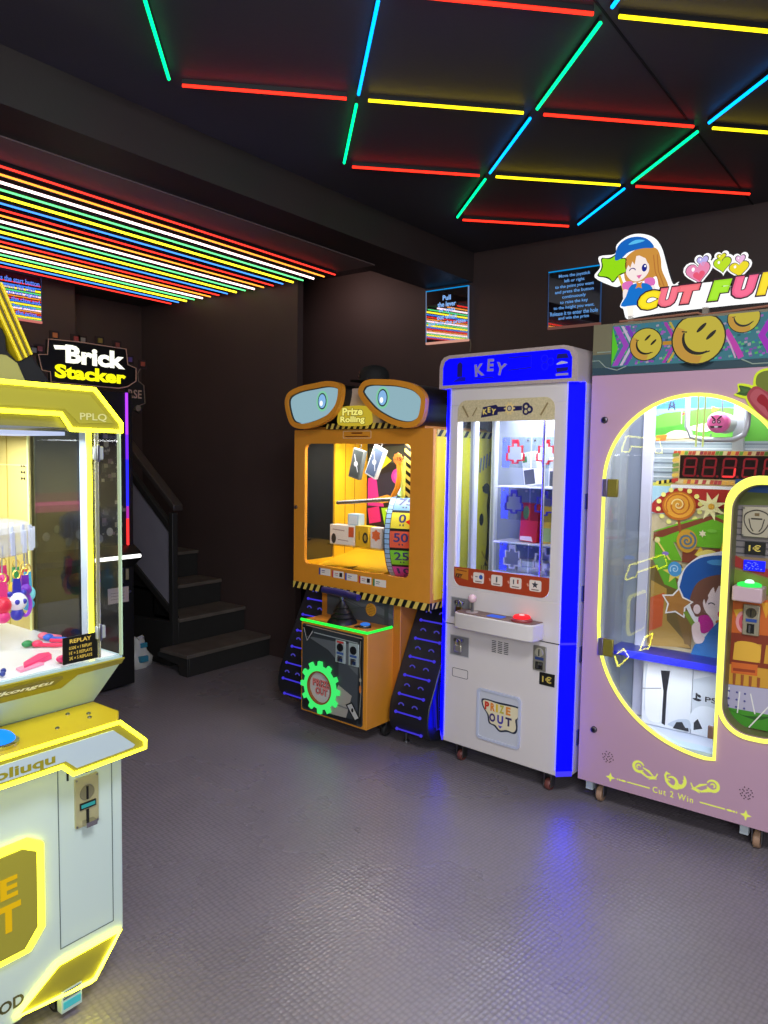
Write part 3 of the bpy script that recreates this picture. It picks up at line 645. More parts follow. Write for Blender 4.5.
# ================================================================== orange prize wheel machine with goggle eyes
OR = Frame(3.06, 2.905, math.radians(-92.5))
om = thing('prize_machine', 'orange prize machine with two round screen eyes and tank treads', 'arcade machine', OR)
ORG = mat((222, 146, 46), .22, 0, .06, .5, 15); ORD = mat((190, 116, 36), .4); ORI = mat((238, 186, 36), .4); NAVY = mat((20, 22, 32), .4); HZ = mat((225, 195, 90), .45)
def hazard(b, x0, x1, z0, z1, c, w=.03, lean=.03, pl='F', m1=HZ, m0=BLACK, th=.002):
    """black and yellow slanted bars clipped to a strip"""
    P = PL.get(pl, pl)
    b.prism([(x0, z0), (x1, z0), (x1, z1), (x0, z1)], c-th, c, m0, pl); x = x0-lean
    while x < x1:
        q = [(x, z0), (x+w, z0), (x+w+lean, z1), (x+lean, z1)]
        q = [(min(max(a, x0), x1), zz) for a, zz in q]
        if q[1][0]-q[0][0] > 1e-4 or q[2][0]-q[3][0] > 1e-4: b.poly(q[::-1], c-th-.0006 if th > 0 else c-th+.0006, m1, pl)
        x += 2*w
# --- lower box with prize door
B().box(0, .5, 0, .40, .09, .612, ORG).done('lower_box', om, bevel=.005)
b = B(); b.tube([(.0, .004, .617), (.0, .0, .617), (.5, .0, .617), (.5, .20, .617)], .008, em((40, 255, 70), 1.3), 8); b.done('green_light', om)
B().box(-.002, .502, -.002, .22, .606, .616, mat((205, 130, 40), .35)).done('deck', om, bevel=.003)
fp = B(); fp.holes([rr(.016, .474, .104, .598, .012), el(.166, .257, .105, .105)], -.006, 0, mat((52, 58, 62), .3), 'F'); fpo = fp.done('front_panel', om)
b = B(); GL = mat((120, 124, 126), .4); DK = mat((24, 26, 28), .4)
sh = [(mat((96, 102, 106), .4), [(.05, .53), (.44, .54), (.44, .33), (.22, .48)]), (mat((70, 76, 82), .4), [(.30, .46), (.44, .38), (.44, .16), (.30, .20)]), (mat((165, 160, 150), .4), [(.30, .30), (.40, .26), (.36, .13), (.22, .12)]),
      (DK, [(.02, .585), (.10, .59), (.085, .525), (.03, .54)]), (mat((190, 190, 190), .4), stroke([(.03, .575), (.055, .505), (.10, .565)], .006)), (mat((170, 150, 130), .4), stroke([(.05, .592), (.47, .585)], .005)), (mat((150, 160, 160), .4), stroke([(.11, .56), (.44, .555)], .006)),
      (DK, [(.45, .58), (.472, .58), (.472, .12), (.45, .12)]), (mat((130, 130, 120), .4), stroke([(.46, .57), (.455, .45), (.468, .30), (.458, .16)], .006)), (mat((200, 120, 60), .4), el(.462, .31, .008, .022, 12)), (mat((170, 160, 140), .4), el(.462, .36, .008, .012, 12)),
      (DK, [(.03, .155), (.06, .17), (.10, .13), (.07, .115), (.03, .12)]), (DK, [(.22, .125), (.44, .135), (.44, .112), (.22, .108)]), (GL, stroke([(.28, .19), (.38, .185)], .006)),
      (DK, [(.36, .205), (.405, .23), (.468, .15), (.43, .125)]), (mat((190, 190, 185), .4), [(.372, .203), (.403, .22), (.455, .152), (.43, .137)]), (DK, el(.41, .185, .008, .012, 12))]
art(b, sh, -.0064); b.done('printed_art', fpo)
for x in (.281, .377):
    c = B().box(x, x+.072, -.014, -.006, .426, .55, mat((175, 190, 190), .3, .2)); c = c.done('coin_acceptor', om, bevel=.003)
    b = B(); b.lathe([(.022, -.018), (.024, -.012)], (x+.036, 0, .512), mat((60, 66, 72), .3, .8), 20, 'y'); b.box(x+.034, x+.038, -.02, -.018, .496, .53, BLACK); b.box(x+.012, x+.06, -.016, -.014, .474, .486, mat((60, 90, 150), .4)); b.done('coin_slot', c)
    b = B(); b.box(x+.018, x+.054, -.016, -.014, .434, .466, mat((30, 50, 90), .4)); b.box(x+.026, x+.034, -.024, -.014, .436, .464, STEEL); b.box(x+.034, x+.054, -.024, -.016, .456, .464, STEEL); b.done('return_lever', c)
    if x < .3: b = B(); b.box(x+.012, x+.06, -.015, -.014, .536, .546, mat((200, 50, 40), .4)); b.done('red_label', c)
gr = B(); gr.holes([gear(.166, .257, .148, .122, 12), el(.166, .257, .092, .092, 36)], -.020, -.006, em((70, 255, 120), .85), 'F'); gr.done('gear_ring', om)
rim = B(); rim.holes([el(.166, .257, .094, .094, 36), el(.166, .257, .086, .086, 36)], -.022, -.001, mat((150, 90, 40), .4), 'F'); rim.done('door_rim', om)
dr = B().prism(el(.166, .257, .092, .092, 36), -.005, -.001, mat((205, 205, 198), .35), 'F').done('prize_door', om)
b = B(); 
for mm, off, cc in ((mat((120, 24, 20), .4), .085, -.0056), (mat((225, 130, 125), .4), .03, -.0062)):
    b.text('PRIZE', .166, .278, .125 if off < .03 else .131, .038 if off < .03 else .043, mm, cc, 'F', off); b.text('OUT', .170, .233, .09 if off < .03 else .096, .038 if off < .03 else .043, mm, cc, 'F', off)
b.done('lettering', dr)
# joystick on the deck
js = B(); js.lathe([(.085, 0), (.080, .012), (.062, .03), (.066, .036), (.05, .055), (.053, .061), (.036, .082), (.04, .088), (.022, .11), (.018, .125)], (.225, .10, .616), BLACK, 28); jo = js.done('joystick_boot', om)
b = B(); b.tube([(.225, .10, .735), (.225, .085, .79)], .011, STEEL, 12); b.done('shaft', jo)
b = B(); b.tube([(.095, .075, .79), (.19, .085, .786), (.26, .085, .784), (.365, .075, .778)], [.018, .021, .021, .018], mat((40, 34, 90), .45), 14); b.done('handle', jo)
b = B(); b.lathe([(.034, 0), (.034, .01), (.028, .014)], (.395, .10, .616), mat((70, 70, 75), .3, .8), 22); b.lathe([(.027, .012), (.027, .02), (.018, .024)], (.395, .10, .616), em((60, 140, 255), .7), 22); b.box(.35, .37, .06, .09, .616, .622, DARK); b.done('button', om)
# --- main body behind and treads
B().box(-.05, .55, .215, .70, .10, .76, ORD).done('main_body', om, bevel=.004)
b = B(); b.box(.0, .50, .209, .215, .616, .76, mat((74, 76, 82), .35)); 
art(b, [(mat((92, 94, 100), .4), [(.05, .74), (.3, .75), (.5, .68), (.5, .66), (.2, .70)]), (mat((60, 62, 70), .4), stroke([(.05, .75), (.48, .64)], .004)), (mat((60, 62, 70), .4), stroke([(.05, .64), (.48, .74)], .004)), (mat((60, 62, 66), .4), [(.44, .76), (.47, .76), (.47, .62), (.44, .62)])], .2085); b.done('back_board', om)
b = B(); b.lathe([(.036, 0), (.036, .006)], (.345, .202, .690), mat((205, 140, 40), .4), 24, 'y')
for i in range(-3, 4):
    for j in range(-3, 4):
        if i*i+j*j < 11: b.lathe([(.0025, -.0005), (.0025, 0)], (.345+.009*i, .202, .690+.009*j), DARK, 6, 'y')
b.done('speaker', om)
TR = mat((26, 27, 32), .38)
tp = [(.36, .73), (.22, .447), (.126, .25), (.115, .20), (.113, .15), (.125, .105), (.155, .072), (.20, .058), (.62, .058), (.67, .075), (.70, .13), (.70, .73)]
VI = em((80, 66, 255), .62); VS = em((110, 100, 255), .35)
def onslope(z):
    if z > .25: return .126+(z-.25)*(.22-.126)/(.447-.25) if z < .447 else .22+(z-.447)*(.36-.22)/(.73-.447)
    return .115 if z > .14 else .135
for u0, u1 in ((.56, .82), (-.32, -.06)):
    tk = B().prism(tp, u0, u1, TR, 'S').done('track', om, bevel=.006)
    for z in (.655, .562, .47, .378, .286, .195, .098):
        d = onslope(z)-.004
        if z < .12: d = .124
        b = B(); b.tube([(u0+.05, d, z), (u1-.05, d, z)], .0045, VI, 8); b.ball((u0+.05, d, z), .009, VI, 10, 6); b.ball((u1-.05, d, z), .009, VI, 10, 6); b.done('light_bar', tk)
        for ux in (u0+.085, u1-.085):
            zc = z+.042; dd = onslope(zc)-.003
            b = B(); b.tube([(ux+.016*math.cos(q), dd, zc+.012*math.sin(q)) for q in [PI*k/6 for k in range(7)]], .0035, VS, 6); b.done('light_arc', tk)
b = B(); b.prism([(.26, .72), (.60, .72), (.62, .12), (.20, .12), (.19, .30)], .824, .828, mat((30, 32, 44), .3), 'S'); b.tube([(.83, .16, .3), (.83, .18, .13), (.83, .6, .11)], .004, em((60, 50, 255), .3), 6); b.done('track_side_light', om)
# --- upper cabinet
U0, U1, DF, DB, Z0, Z1 = -.262, .766, .185, 1.03, .785, 1.695
b = B(); b.holes([rr(U0, U1, Z0, Z1, .006), rr(-.172, .622, .900, 1.615, .035)], DF, DF+.022, ORG, 'F'); b.done('front_frame', om, bevel=.003)
for (x0, x1, y0, y1, z0, z1, m, nm) in ((U0, U1, DF+.02, DB, Z1-.03, Z1, ORG, 'roof'), (U0, U1, DF+.02, DB, Z0, Z0+.05, ORG, 'cabinet_floor'), (U0, U0+.02, DF+.022, DB, Z0, Z1, ORG, 'side_wall'), (U1-.02, U1, DF+.022, DB, Z0, Z1, mat((225, 190, 40), .4), 'side_wall'), (U0, U1, DB-.02, DB, Z0, Z1, ORD, 'back_wall')):
    B().box(x0, x1, y0, y1, z0, z1, m).done(nm, om)
b = B(); hazard(b, U0, U1, .745, Z0, DF, .026, .02); b.box(U0, U1, DF, DB, .748, Z0, BLACK); b.done('hazard_fringe', om)
b = B(); hazard(b, .20, .84, .752, Z0, U1+.0005, .022, .02, 'S', th=-.002); b.done('hazard_fringe', om)
# right side picture, seen past the white machine
b = B(); b.prism([(.215, .80), (1.02, .80), (1.02, 1.69), (.215, 1.69)], U1, U1+.002, mat((252, 216, 50), .35), 'S'); hazard(b, .215, 1.02, 1.655, 1.69, U1+.002, .03, .03, 'S', HZ, BLACK, -.001)
PSo = lambda a, z, c: (c, a, z)
for k, (m, p) in enumerate([(BLACK, [(.95, 1.65), (1.02, 1.65), (1.02, .80), (.89, .80), (.90, 1.1), (.92, 1.3)]), (mat((30, 26, 20), .4), stroke([(.66, 1.37), (.70, 1.38), (.735, 1.34), (.725, 1.28), (.74, 1.18), (.735, 1.05), (.715, .93)], .035)), (mat((30, 26, 20), .4), el(.70, 1.375, .035, .03)), (mat((26, 24, 20), .4), el(.655, 1.20, .022, .035)),
                        ]+[(mat((130, 130, 135), .4), stroke([(.535+.03*i, 1.43+.012*i), (.545+.03*i, 1.51+.012*i)], .016)) for i in range(10)]+[(mat((200, 160, 40), .4), stroke([(.66, 1.02), (.73, .93)], .012)), (mat((90, 220, 200), .4), stroke([(.76, 1.20), (.80, 1.19), (.81, 1.14), (.765, 1.145)], .008))]):
    b.poly(p, U1+.0032+.0004*k, m, PSo)
for i in range(6): b.poly(stroke([(.66+.02*i, .94), (.66+.02*i, .87)], .008), U1+.009+.0004*i, mat((150, 100, 20), .4), PSo)
b.done('side_artwork', om)
B().box(-.19, .64, DF+.010, DF+.014, .88, 1.63, glass((255, 255, 255), .8)).done('front_glass', om)
b = B(); b.holes([rr(.135, .345, 1.645, 1.687, .004), rr(.138, .342, 1.648, 1.684, .003)], DF-.001, DF, mat((235, 200, 150), .4), 'F'); b.box(.20, .28, DF-.0015, DF, 1.670, 1.678, mat((120, 60, 10), .4)); b.box(.155, .325, DF-.0015, DF, 1.653, 1.658, mat((120, 60, 10), .4)); b.done('warning_plate', om)
b = B()
for k, c in enumerate(((50, 60, 140), (200, 70, 70), (50, 70, 170), (190, 60, 60), (70, 130, 80))):
    x = -.045+.105*k; z = .868-.004*k
    b.box(x, x+.092, DF-.001, DF, z-.02, z+.02, mat((236, 225, 215), .4)); b.box(x, x+.012, DF-.0015, DF, z-.02, z+.02, mat(c, .4))
    b.box(x+.022, x+.05, DF-.0015, DF, z+.004, z+.008, mat(c, .4)); b.box(x+.022, x+.046, DF-.0015, DF, z-.006, z-.003, mat((90, 90, 100), .4))
    if k in (1, 3): b.box(x+.06, x+.082, DF-.0015, DF, z-.012, z+.012, mat((40, 20, 20), .4))
b.done('instruction_sticker', om)
b = B(); b.lathe([(.010, -.008), (.012, 0)], (U0+.018, DF, 1.235), STEEL, 14, 'y'); b.done('lock', om)
# inside: mirror on the left wall, yellow boards, navy back picture, chute floor
b = B(); b.holes([[(DF+.03, .86), (.815, .86), (.815, 1.66), (DF+.03, 1.66)], rr(.262, .50, .905, 1.625, .012)], U0+.02, U0+.032, ORI, 'S'); b.done('inner_wall', om)
B().prism(rr(.257, .505, .90, 1.63, .012), U0+.021, U0+.026, DKG, 'S').done('inner_mirror', om)
b = B()
for d in (.50, .60, .69): b.box(U0+.032, U0+.034, d, d+.004, .87, 1.65, mat((150, 110, 15), .5))
b.done('wall_seam', om)
bk = B().box(-.24, .74, .815, .83, .84, 1.66, NAVY)
MG = mat((200, 50, 150), .4)
art(bk, [(mat((60, 70, 60), .4), [(-.22, 1.60), (.10, 1.62), (.10, 1.50), (-.22, 1.52)]), (mat((235, 215, 50), .4), [(-.18, 1.50), (-.08, 1.56), (-.02, 1.52), (-.14, 1.44)]), (MG, [(-.22, 1.40), (-.15, 1.42), (-.08, 1.22), (-.22, 1.22)]), (mat((30, 36, 60), .4), [(-.15, 1.42), (.10, 1.48), (.12, 1.26), (-.12, 1.25)]), (MG, el(.03, 1.42, .05)), (mat((210, 80, 160), .4), el(.03, 1.42, .03)),
         (mat((215, 150, 60), .4), [(-.2, 1.26), (-.05, 1.30), (.05, 1.27), (-.1, 1.24)]), (mat((200, 40, 120), .4), [(-.22, 1.20), (-.12, 1.22), (-.10, 1.12), (-.2, 1.10)]), (mat((150, 210, 40), .4), [(-.10, 1.21), (.02, 1.22), (.02, 1.08), (-.06, 1.06)]), (mat((200, 40, 150), .4), [(-.02, 1.18), (.06, 1.2), (.03, 1.05)]), (mat((225, 225, 225), .4), stroke([(-.06, 1.2), (.0, 1.14), (.02, 1.07)], .01))], .8145)
bk.done('back_picture', om)
b = B(); b.prism([(DF+.025, .84), (.81, .96), (.81, .90), (DF+.025, .835)], U0+.03, .30, ORI, 'S'); b.done('chute', om)
b = B(); b.poly([(-.03, .33), (.07, .27), (.06, .42)], .912, BLACK, lambda a, d, c: (a, d, .842+(d-.21)*.2+.003)); b.poly([(.05, .36), (.34, .32), (.34, .30), (.05, .325)], 0, BLACK, lambda a, d, c: (a, d, .842+(d-.21)*.2+.003)); [b.poly(stroke([(.06+.016*i, .26), (.066+.016*i, .30)], .007), 0, WHITE, lambda a, d, c: (a, d, .842+(d-.21)*.2+.004)) for i in range(6)]; b.done('chute_arrow', om)
b = B()
P9 = lambda a, z, c: (.465+z-.03*(a/.33), c, 1.645-a)
hazard(b, .0, .34, -.03, .035, .38, .022, .04, P9); b.done('hazard_post', om)
b = B(); b.box(.418, .438, .36, .39, 1.30, 1.53, mat((225, 235, 110), .35)); b.done('yellow_post', om)
b = B(); b.tube([(.405, .36, 1.51), (.41, .36, 1.44), (.395, .36, 1.37), (.365, .36, 1.32)], .016, mat((225, 140, 30), .4), 10); b.done('orange_arm', om)
b = B(); b.prism(star(.405, 1.535, .034, .029, 9), .345, .352, mat((205, 110, 40), .4)); b.text('-15', .407, 1.535, .048, .020, BLACK, .344, 'F', .02); b.done('score_plate', om)
# prize wheel: a drum of numbered fields
RW = .272; C0 = Vector((.312, .49, 1.095)); rot = Matrix.Translation(C0) @ Matrix.Rotation(math.radians(20), 4, 'Z')
def drum(a, th, c): v = rot @ Vector((a, -(RW+c)*math.cos(th), (RW+c)*math.sin(th))); return (v.x, v.y, v.z)
DP = lambda a, s_, c: drum(a, s_/RW, c)
WL = .31
b = B(); n = 64
ring = [(math.cos(2*PI*k/n), math.sin(2*PI*k/n)) for k in range(n)]
b.add([tuple(rot @ Vector((x, -RW*c_, RW*s_))) for x in (0, WL) for c_, s_ in ring], [(k, (k+1) % n, n+(k+1) % n, n+k) for k in range(n)]+[tuple(range(n)), tuple(range(n, 2*n))[::-1]], BLACK, True)
wh = b.done('prize_wheel', om)
cols = {3: ((90, 200, 60), ''), 2: ((110, 160, 215), '75'), 1: ((240, 225, 70), '0'), 0: ((235, 100, 70), '50'), -1: ((130, 220, 60), '25'), -2: ((215, 80, 200), '10'), -3: ((80, 150, 220), '')}
b = B(); bt_ = B(); step = math.radians(22.5)
for k, (c, s_) in cols.items():
    th = k*step; h0, h1 = th-step*.46, th+step*.40
    b.add([drum(a, h0+(h1-h0)*i/6, .0012) for i in range(7) for a in (.035, WL)], [(2*i, 2*i+1, 2*i+3, 2*i+2) for i in range(6)], mat(c, .35))
    if s_:
        bt_.text(s_, .100, th*RW+.008, .085 if len(s_) == 2 else .042, .050, mat((50, 60, 130), .4), .0024, DP, .02); bt_.poly(stroke([(.087, th*RW-.030), (.095, th*RW-.030)], .010), .0024, mat((60, 60, 90), .4), DP); bt_.poly(stroke([(.105, th*RW-.030), (.113, th*RW-.030)], .010), .0024, mat((60, 60, 90), .4), DP)
b.done('number_field', wh); bt_.done('lettering', wh)
b = B()
for k in range(-14, 15):
    t0 = k*.105; b.add([drum(a, t0+.09*i, .0012) for i in range(2) for a in (.004, .032)], [(0, 1, 3, 2)], mat((150, 190, 235), .35))
b.done('tick_band', wh)
b = B(); b.prism([(.0, 0), (.05, .024), (.05, -.024)], 0, .004, em((255, 50, 30), .8), lambda a, z, c: (.580+a, .202+c, 1.200+z)); b.done('pointer', om)
# eyes
def eye(nm, pts, pup, pside):
    o = sm(pts, 6); cxz = (sum(p[0] for p in pts)/len(pts), sum(p[1] for p in pts)/len(pts))
    inn = inset(o, .030)
    b = B(); b.holes([o, inn], .105, .135, ORG, 'F'); h = b.done('eye_housing', om, bevel=.008, seg=3, ang=1.0)
    b = B(); b.holes([inset(o, .026), inset(o, .034)], .112, .13, DARK, 'F'); b.done('eye_gasket', h)
    b = B(); b.prism(inn, .122, .135, em((165, 205, 218), .72), 'F')
    b.done('eye_screen', h)
    b = B(); b.prism(el(pup[0], pup[1], .046, .058), .1212, .1216, em((150, 235, 190), .7)); b.done('pupil_glow', h)
    b = B(); b.prism(el(pup[0], pup[1], .034, .046), .1204, .121, DARK); b.prism(el(pup[0], pup[1], .028, .039), .1196, .1202, em((140, 190, 240), .9)); b.prism(el(pup[0]-.006, pup[1]-.012, .012, .015), .119, .1194, em((250, 255, 255), 1.1)); b.done('pupil', h)
    b = B(); b.prism(inset(o, .010), .136, .62, BLACK, 'F', True); b.done('eye_barrel', h)
eye('eye', [(-.262, 1.840), (-.240, 1.906), (-.15, 1.940), (-.02, 1.955), (.09, 1.962), (.175, 1.945), (.196, 1.905), (.175, 1.82), (.11, 1.755), (.03, 1.722), (-.06, 1.702), (-.145, 1.700), (-.22, 1.733)], (.03, 1.853), 1)
eye('eye', [(.318, 1.878), (.340, 1.937), (.40, 1.955), (.50, 1.950), (.595, 1.940), (.70, 1.912), (.762, 1.86), (.768, 1.80), (.745, 1.728), (.68, 1.696), (.59, 1.704), (.50, 1.735), (.41, 1.785)], (.476, 1.856), 1)
b = B(); b.box(.14, .40, .20, .50, 1.70, 1.925, mat((205, 178, 160), .4)); b.done('eye_bridge', om, bevel=.01)
b = B(); hazard(b, .02, .60, 1.697, 1.728, .17, .022, .014); b.box(.02, .60, .17, .30, 1.697, 1.727, BLACK); b.done('hazard_strip', om)
nb = B().prism(sm([(.145, 1.72), (.14, 1.775), (.16, 1.812), (.25, 1.822), (.345, 1.815), (.362, 1.775), (.358, 1.72), (.25, 1.712)], 4), .135, .17, em((245, 215, 60), .55), 'F').done('name_plate', om)
b = B()
for off, mm, cc in ((.09, mat((120, 90, 10), .4), .1345), (.04, em((255, 245, 130), .9), .134)):
    b.text('Prize', .25, 1.79, .145+off*.15, .038+off*.1, mm, cc, 'F', off*.9); b.text('Rolling', .25, 1.743, .175+off*.15, .040+off*.1, mm, cc, 'F', off*.9)
b.done('lettering', nb)
B().box(-.20, .70, .20, .80, 1.695, 1.71, ORD).done('head_base', om)
caster(om, .47, .20, .092, RUBBER, .033); caster(om, .03, .20, .092, RUBBER, .033); caster(om, .47, .62, .10, RUBBER, .033); caster(om, .03, .62, .10, RUBBER, .033)
b = B(); b.tube([(.60, .22, .004), (.60, .22, .06)], .006, STEEL, 8); b.lathe([(.018, 0), (.018, .006)], (.60, .22, 0), STEEL, 14); b.done('levelling_foot', om)
area('wheel_cabinet_lamp', OR.at(.25, .42, 1.655), OR.at(.25, .5, 1.0), .7, .35, P_OR, (1, .97, .88))
# prizes hung and stacked inside
def hbox(name, label, at, w, h, d, body, face, rz, tilt):
    t = thing(name, label, 'box', OR, at); t.rotation_mode = 'XYZ'
    t.rotation_euler = (0, tilt, OR.rz+rz)
    B().box(-w/2, w/2, 0, d, -h, 0, body).done('carton', t, bevel=.002)
    b = B(); art(b, [(face, [(-w*.42, -h*.95), (w*.42, -h*.95), (w*.42, -h*.05), (-w*.42, -h*.05)]), (mat((200, 205, 215), .3), stroke([(-w*.3, -h*.2), (w*.3, -h*.75)], .006)), (mat((190, 195, 200), .3), el(0, -h*.5, w*.18, w*.18, 14))], -.0006); b.done('printed_face', t)
    b = B(); b.tube([(0, d/2, 0), (0, d/2, .03)], .003, STEEL, 6); b.done('hanger', t)
hbox('hanging_prize_box', 'dark grey prize box hanging on the left inside the orange machine', (.10, .36, 1.585), .085, .175, .03, mat((95, 100, 100), .3), mat((60, 66, 66), .3), 0, math.radians(14))
hbox('hanging_prize_box', 'silver tilted prize box hanging beside the minus fifteen plate', (.275, .34, 1.595), .085, .18, .03, mat((215, 220, 228), .3), mat((90, 105, 135), .25), 0, math.radians(-28) if 0 else math.radians(24))
b = B(); b.tube([(-.02, .38, 1.625), (.40, .38, 1.625)], .005, CHROME, 8); b.done('hanging_rail', om)
b = B(); b.tube([(-.08, .37, 1.262), (.37, .37, 1.305)], .010, STEEL, 8)
for k in range(20): b.ball((-.07+.022*k, .37, 1.263+.0021*k), .013, STEEL, 8, 6)
b.done('beaded_rail', om)
B().box(-.12, .32, .32, .42, 1.008, 1.014, glass((235, 240, 240), 1.0)).done('prize_shelf', om)
def pbox(name, label, x, y, z, w, d, h, body, shapes, rz=0.0):
    t = thing(name, label, 'box', OR, (x, y, z), rz); B().box(-w/2, w/2, 0, d, 0, h, body).done('carton', t, bevel=.002)
    b = B(); art(b, shapes, -.0006); b.done('printed_face', t)
pbox('prize_box', 'white prize box with an oval print on the clear shelf in the orange machine', -.005, .335, 1.015, .185, .07, .118, mat((232, 226, 215), .4), [(mat((200, 90, 50), .4), [(.05, .05), (.09, .05), (.09, .11), (.05, .11)]), (mat((50, 48, 46), .4), el(-.062, .035, .018, .03)), (mat((170, 150, 140), .4), stroke([(-.07, .09), (.02, .085)], .006)), (mat((170, 150, 140), .4), stroke([(-.03, .03), (.05, .025)], .005))], .08)
pbox('prize_box', 'yellow prize box with a black ring beside the white one', .148, .34, 1.015, .105, .07, .122, mat((230, 185, 40), .4), [(mat((40, 40, 40), .4), el(.03, .055, .022, .032)), (mat((190, 160, 60), .4), el(.03, .055, .012, .018)), (mat((120, 90, 20), .4), stroke([(-.02, .09), (-.018, .04)], .005))], -.05)
pbox('prize_box', 'small white and orange prize box at the right end of the clear shelf', .255, .345, 1.015, .085, .06, .12, mat((230, 220, 215), .4), [(mat((225, 110, 60), .4), star(.0, .075, .036, .026, 6))], 0)
pbox('prize_box', 'pale blue cube shaped prize box stacked on top of the white box', .075, .345, 1.134, .08, .06, .07, mat((190, 215, 230), .4), [(mat((220, 230, 235), .4), [(-.03, .01), (.03, .01), (.03, .06), (-.03, .06)])], .1)
# black cap lying on the eyes
CS = Matrix.Scale(.82, 4)
cp_ = thing('cap', 'black baseball cap with stitched lettering resting on the orange machine', 'cap', OR, (.255, .28, 1.966))
b = B(); prof = [(.10, 0), (.103, .03), (.096, .065), (.075, .092), (.04, .105), (.0, .108)]; b.lathe(prof, (.03, .0, 0), mat((14, 14, 15), .8), 28); b.xf(CS); b.done('crown', cp_)
b = B(); v = []; f = []
for i in range(9):
    a = math.radians(120+15*i)
    for r0, zz in ((.095, .006), (.175, -.022)): v.append((.03+r0*math.cos(a)*1.0, r0*math.sin(a)*.9, zz*0+.004))
v += [(x, y, z-.004) for x, y, z in v]
f = [(2*i, 2*i+1, 2*i+3, 2*i+2) for i in range(8)]+[(18+2*i, 18+2*i+2, 18+2*i+3, 18+2*i+1) for i in range(8)]+[(2*i+1, 2*i+19, 2*i+21, 2*i+3) for i in range(8)]
b.add(v, f, mat((14, 14, 15), .8), True); b.xf(CS); b.done('visor', cp_)
CPM = lambda a, z, c: (.03+(.104+c)*math.cos(math.radians(225)+a*9.6), (.104+c)*math.sin(math.radians(225)+a*9.6), z)
b = B()
for i in range(5): b.poly(stroke([(-.03+.012*i, .048+.012*(i % 2)), (-.024+.012*i, .066-.010*(i % 2))], .006), -.0-.002*(i == 0)+.002, mat((150, 95, 60), .6), CPM)
b.poly(stroke([(-.02, .030), (.0, .032), (.02, .030)], .012), .003, mat((190, 180, 170), .6), CPM); b.poly(stroke([(-.035, .028), (-.026, .032)], .010), .003, mat((170, 60, 50), .6), CPM)
b.xf(CS); b.done('stitched_badge', cp_)
# ================================================================== white key prize machine
KM = Frame(3.174, 2.03, math.radians(-93.8))
km = thing('prize_machine', 'white prize cabinet with blue light strips and a blue lit header', 'arcade machine', KM)
WH = mat((216, 208, 206), .32, 0, .03, .5, 8); WHS = mat((205, 205, 215), .4); BLU = em((0, 0, 255), S_BLUE); BLUp = em((70, 60, 255), 1.0)
KW = .665; ZB, ZT = .10, 1.888
# lower cabinet, front frame with window, side panels, roof
x0, x1 = .022, .660
CH = [(x0, 0), (x1, 0), (.712, .055), (.712, .50), (-.03, .50), (-.03, .055)]
B().prism(CH, ZB, .90, WH, 'T').done('lower_cabinet', km, bevel=.004)
B().prism(CH, 1.80, ZT, WH, 'T').done('top_box', km, bevel=.004)
win = rr(.068, .598, .916, 1.826, .05)
b = B(); b.holes([[(x0, .8995), (x1, .8995), (x1, 1.801), (x0, 1.801)], rr(.068, .598, .916, 1.8, .03)], 0.0, .02, WH, 'F'); b.done('front_frame', km)
B().box(.06, .606, .006, .010, .91, 1.805, glass((255, 255, 255), .8)).done('front_glass', km)
B().box(.69, .712, .055, .50, .90, 1.80, WHS).done('side_panel', km)
B().box(-.03, .712, .48, .50, .90, 1.80, mat((126, 136, 154), .4)).done('back_panel', km)
b = B(); b.box(-.03, -.026, .07, .48, .90, 1.80, glass((235, 245, 250), 1.0)); b.done('side_glass', km)
for i, (d0, d1) in enumerate(((.11, .135), (.25, .285), (.455, .48))):
    b = B(); b.box(-.026, .006, d0, d1, .90, 1.80, mat((198, 206, 216), .3, .2)); b.box(-.018, -.004, d0-.003, d0, .90, 1.80, mat((150, 158, 170), .3, .2)); b.done('corner_post', km, bevel=.002)
# blue strips on the bevelled corners
def strip(xa, xb, ya, yb, nm):
    q = B(); nx, ny = (yb-ya), -(xb-xa); l = math.hypot(nx, ny); nx, ny = nx/l*.006, ny/l*.006
    if ny > 0: nx, ny = -nx, -ny
    for z0, z1, m in ((ZB, ZB+.025, BLUp), (ZB+.025, .712, BLU), (.712, .722, BLUp), (.722, ZT, BLU)):
        q.prism([(xa, ya), (xb, yb), (xb+nx, yb+ny), (xa+nx, ya+ny)], z0, z1, m, 'T')
    return q.done(nm, km)
strip(x1+.001, .712, -.001, .055, 'light_strip'); strip(x0-.001, -.03, -.001, .055, 'light_strip')
# header with LED matrix
hp = [(-.038, 1.886), (-.038, 1.995), (-.030, 2.022), (-.012, 2.040), (.02, 2.048), (.64, 2.048), (.68, 2.038), (.700, 2.014), (.706, 1.985), (.706, 1.886)]
hd = B().prism(hp, -.012, .40, mat((190, 176, 176), .4), 'F', False).done('header', km, bevel=.004)
inn = [(-.018, 1.902), (-.018, 1.990), (-.006, 2.020), (.02, 2.032), (.635, 2.032), (.668, 2.020), (.682, 1.990), (.682, 1.902)]
b = B(); b.holes([hp, inn], -.016, -.012, mat((178, 160, 158), .5, 0, .3, .5, 120), 'F'); b.done('header_rim', hd)
B().prism(inn, -.014, -.012, em((0, 0, 255), 1.2), 'F').done('light_matrix', hd)
b = B(); lt = mat((150, 140, 200), .5); dk = mat((8, 8, 120), .5)
for ch, x, z, rot in (('K', .20, 1.966, .1), ('E', .262, 1.985, -.05), ('Y', .318, 1.963, -.25)): b.text(ch, x, z, None, .058, lt, -.0165, 'F', .04, 0, 0, rot)
for i in range(4): b.poly(stroke([(.05+.01*i, 1.92+.005*i), (.12, 1.92+.005*i)], .004), -.0165, dk)
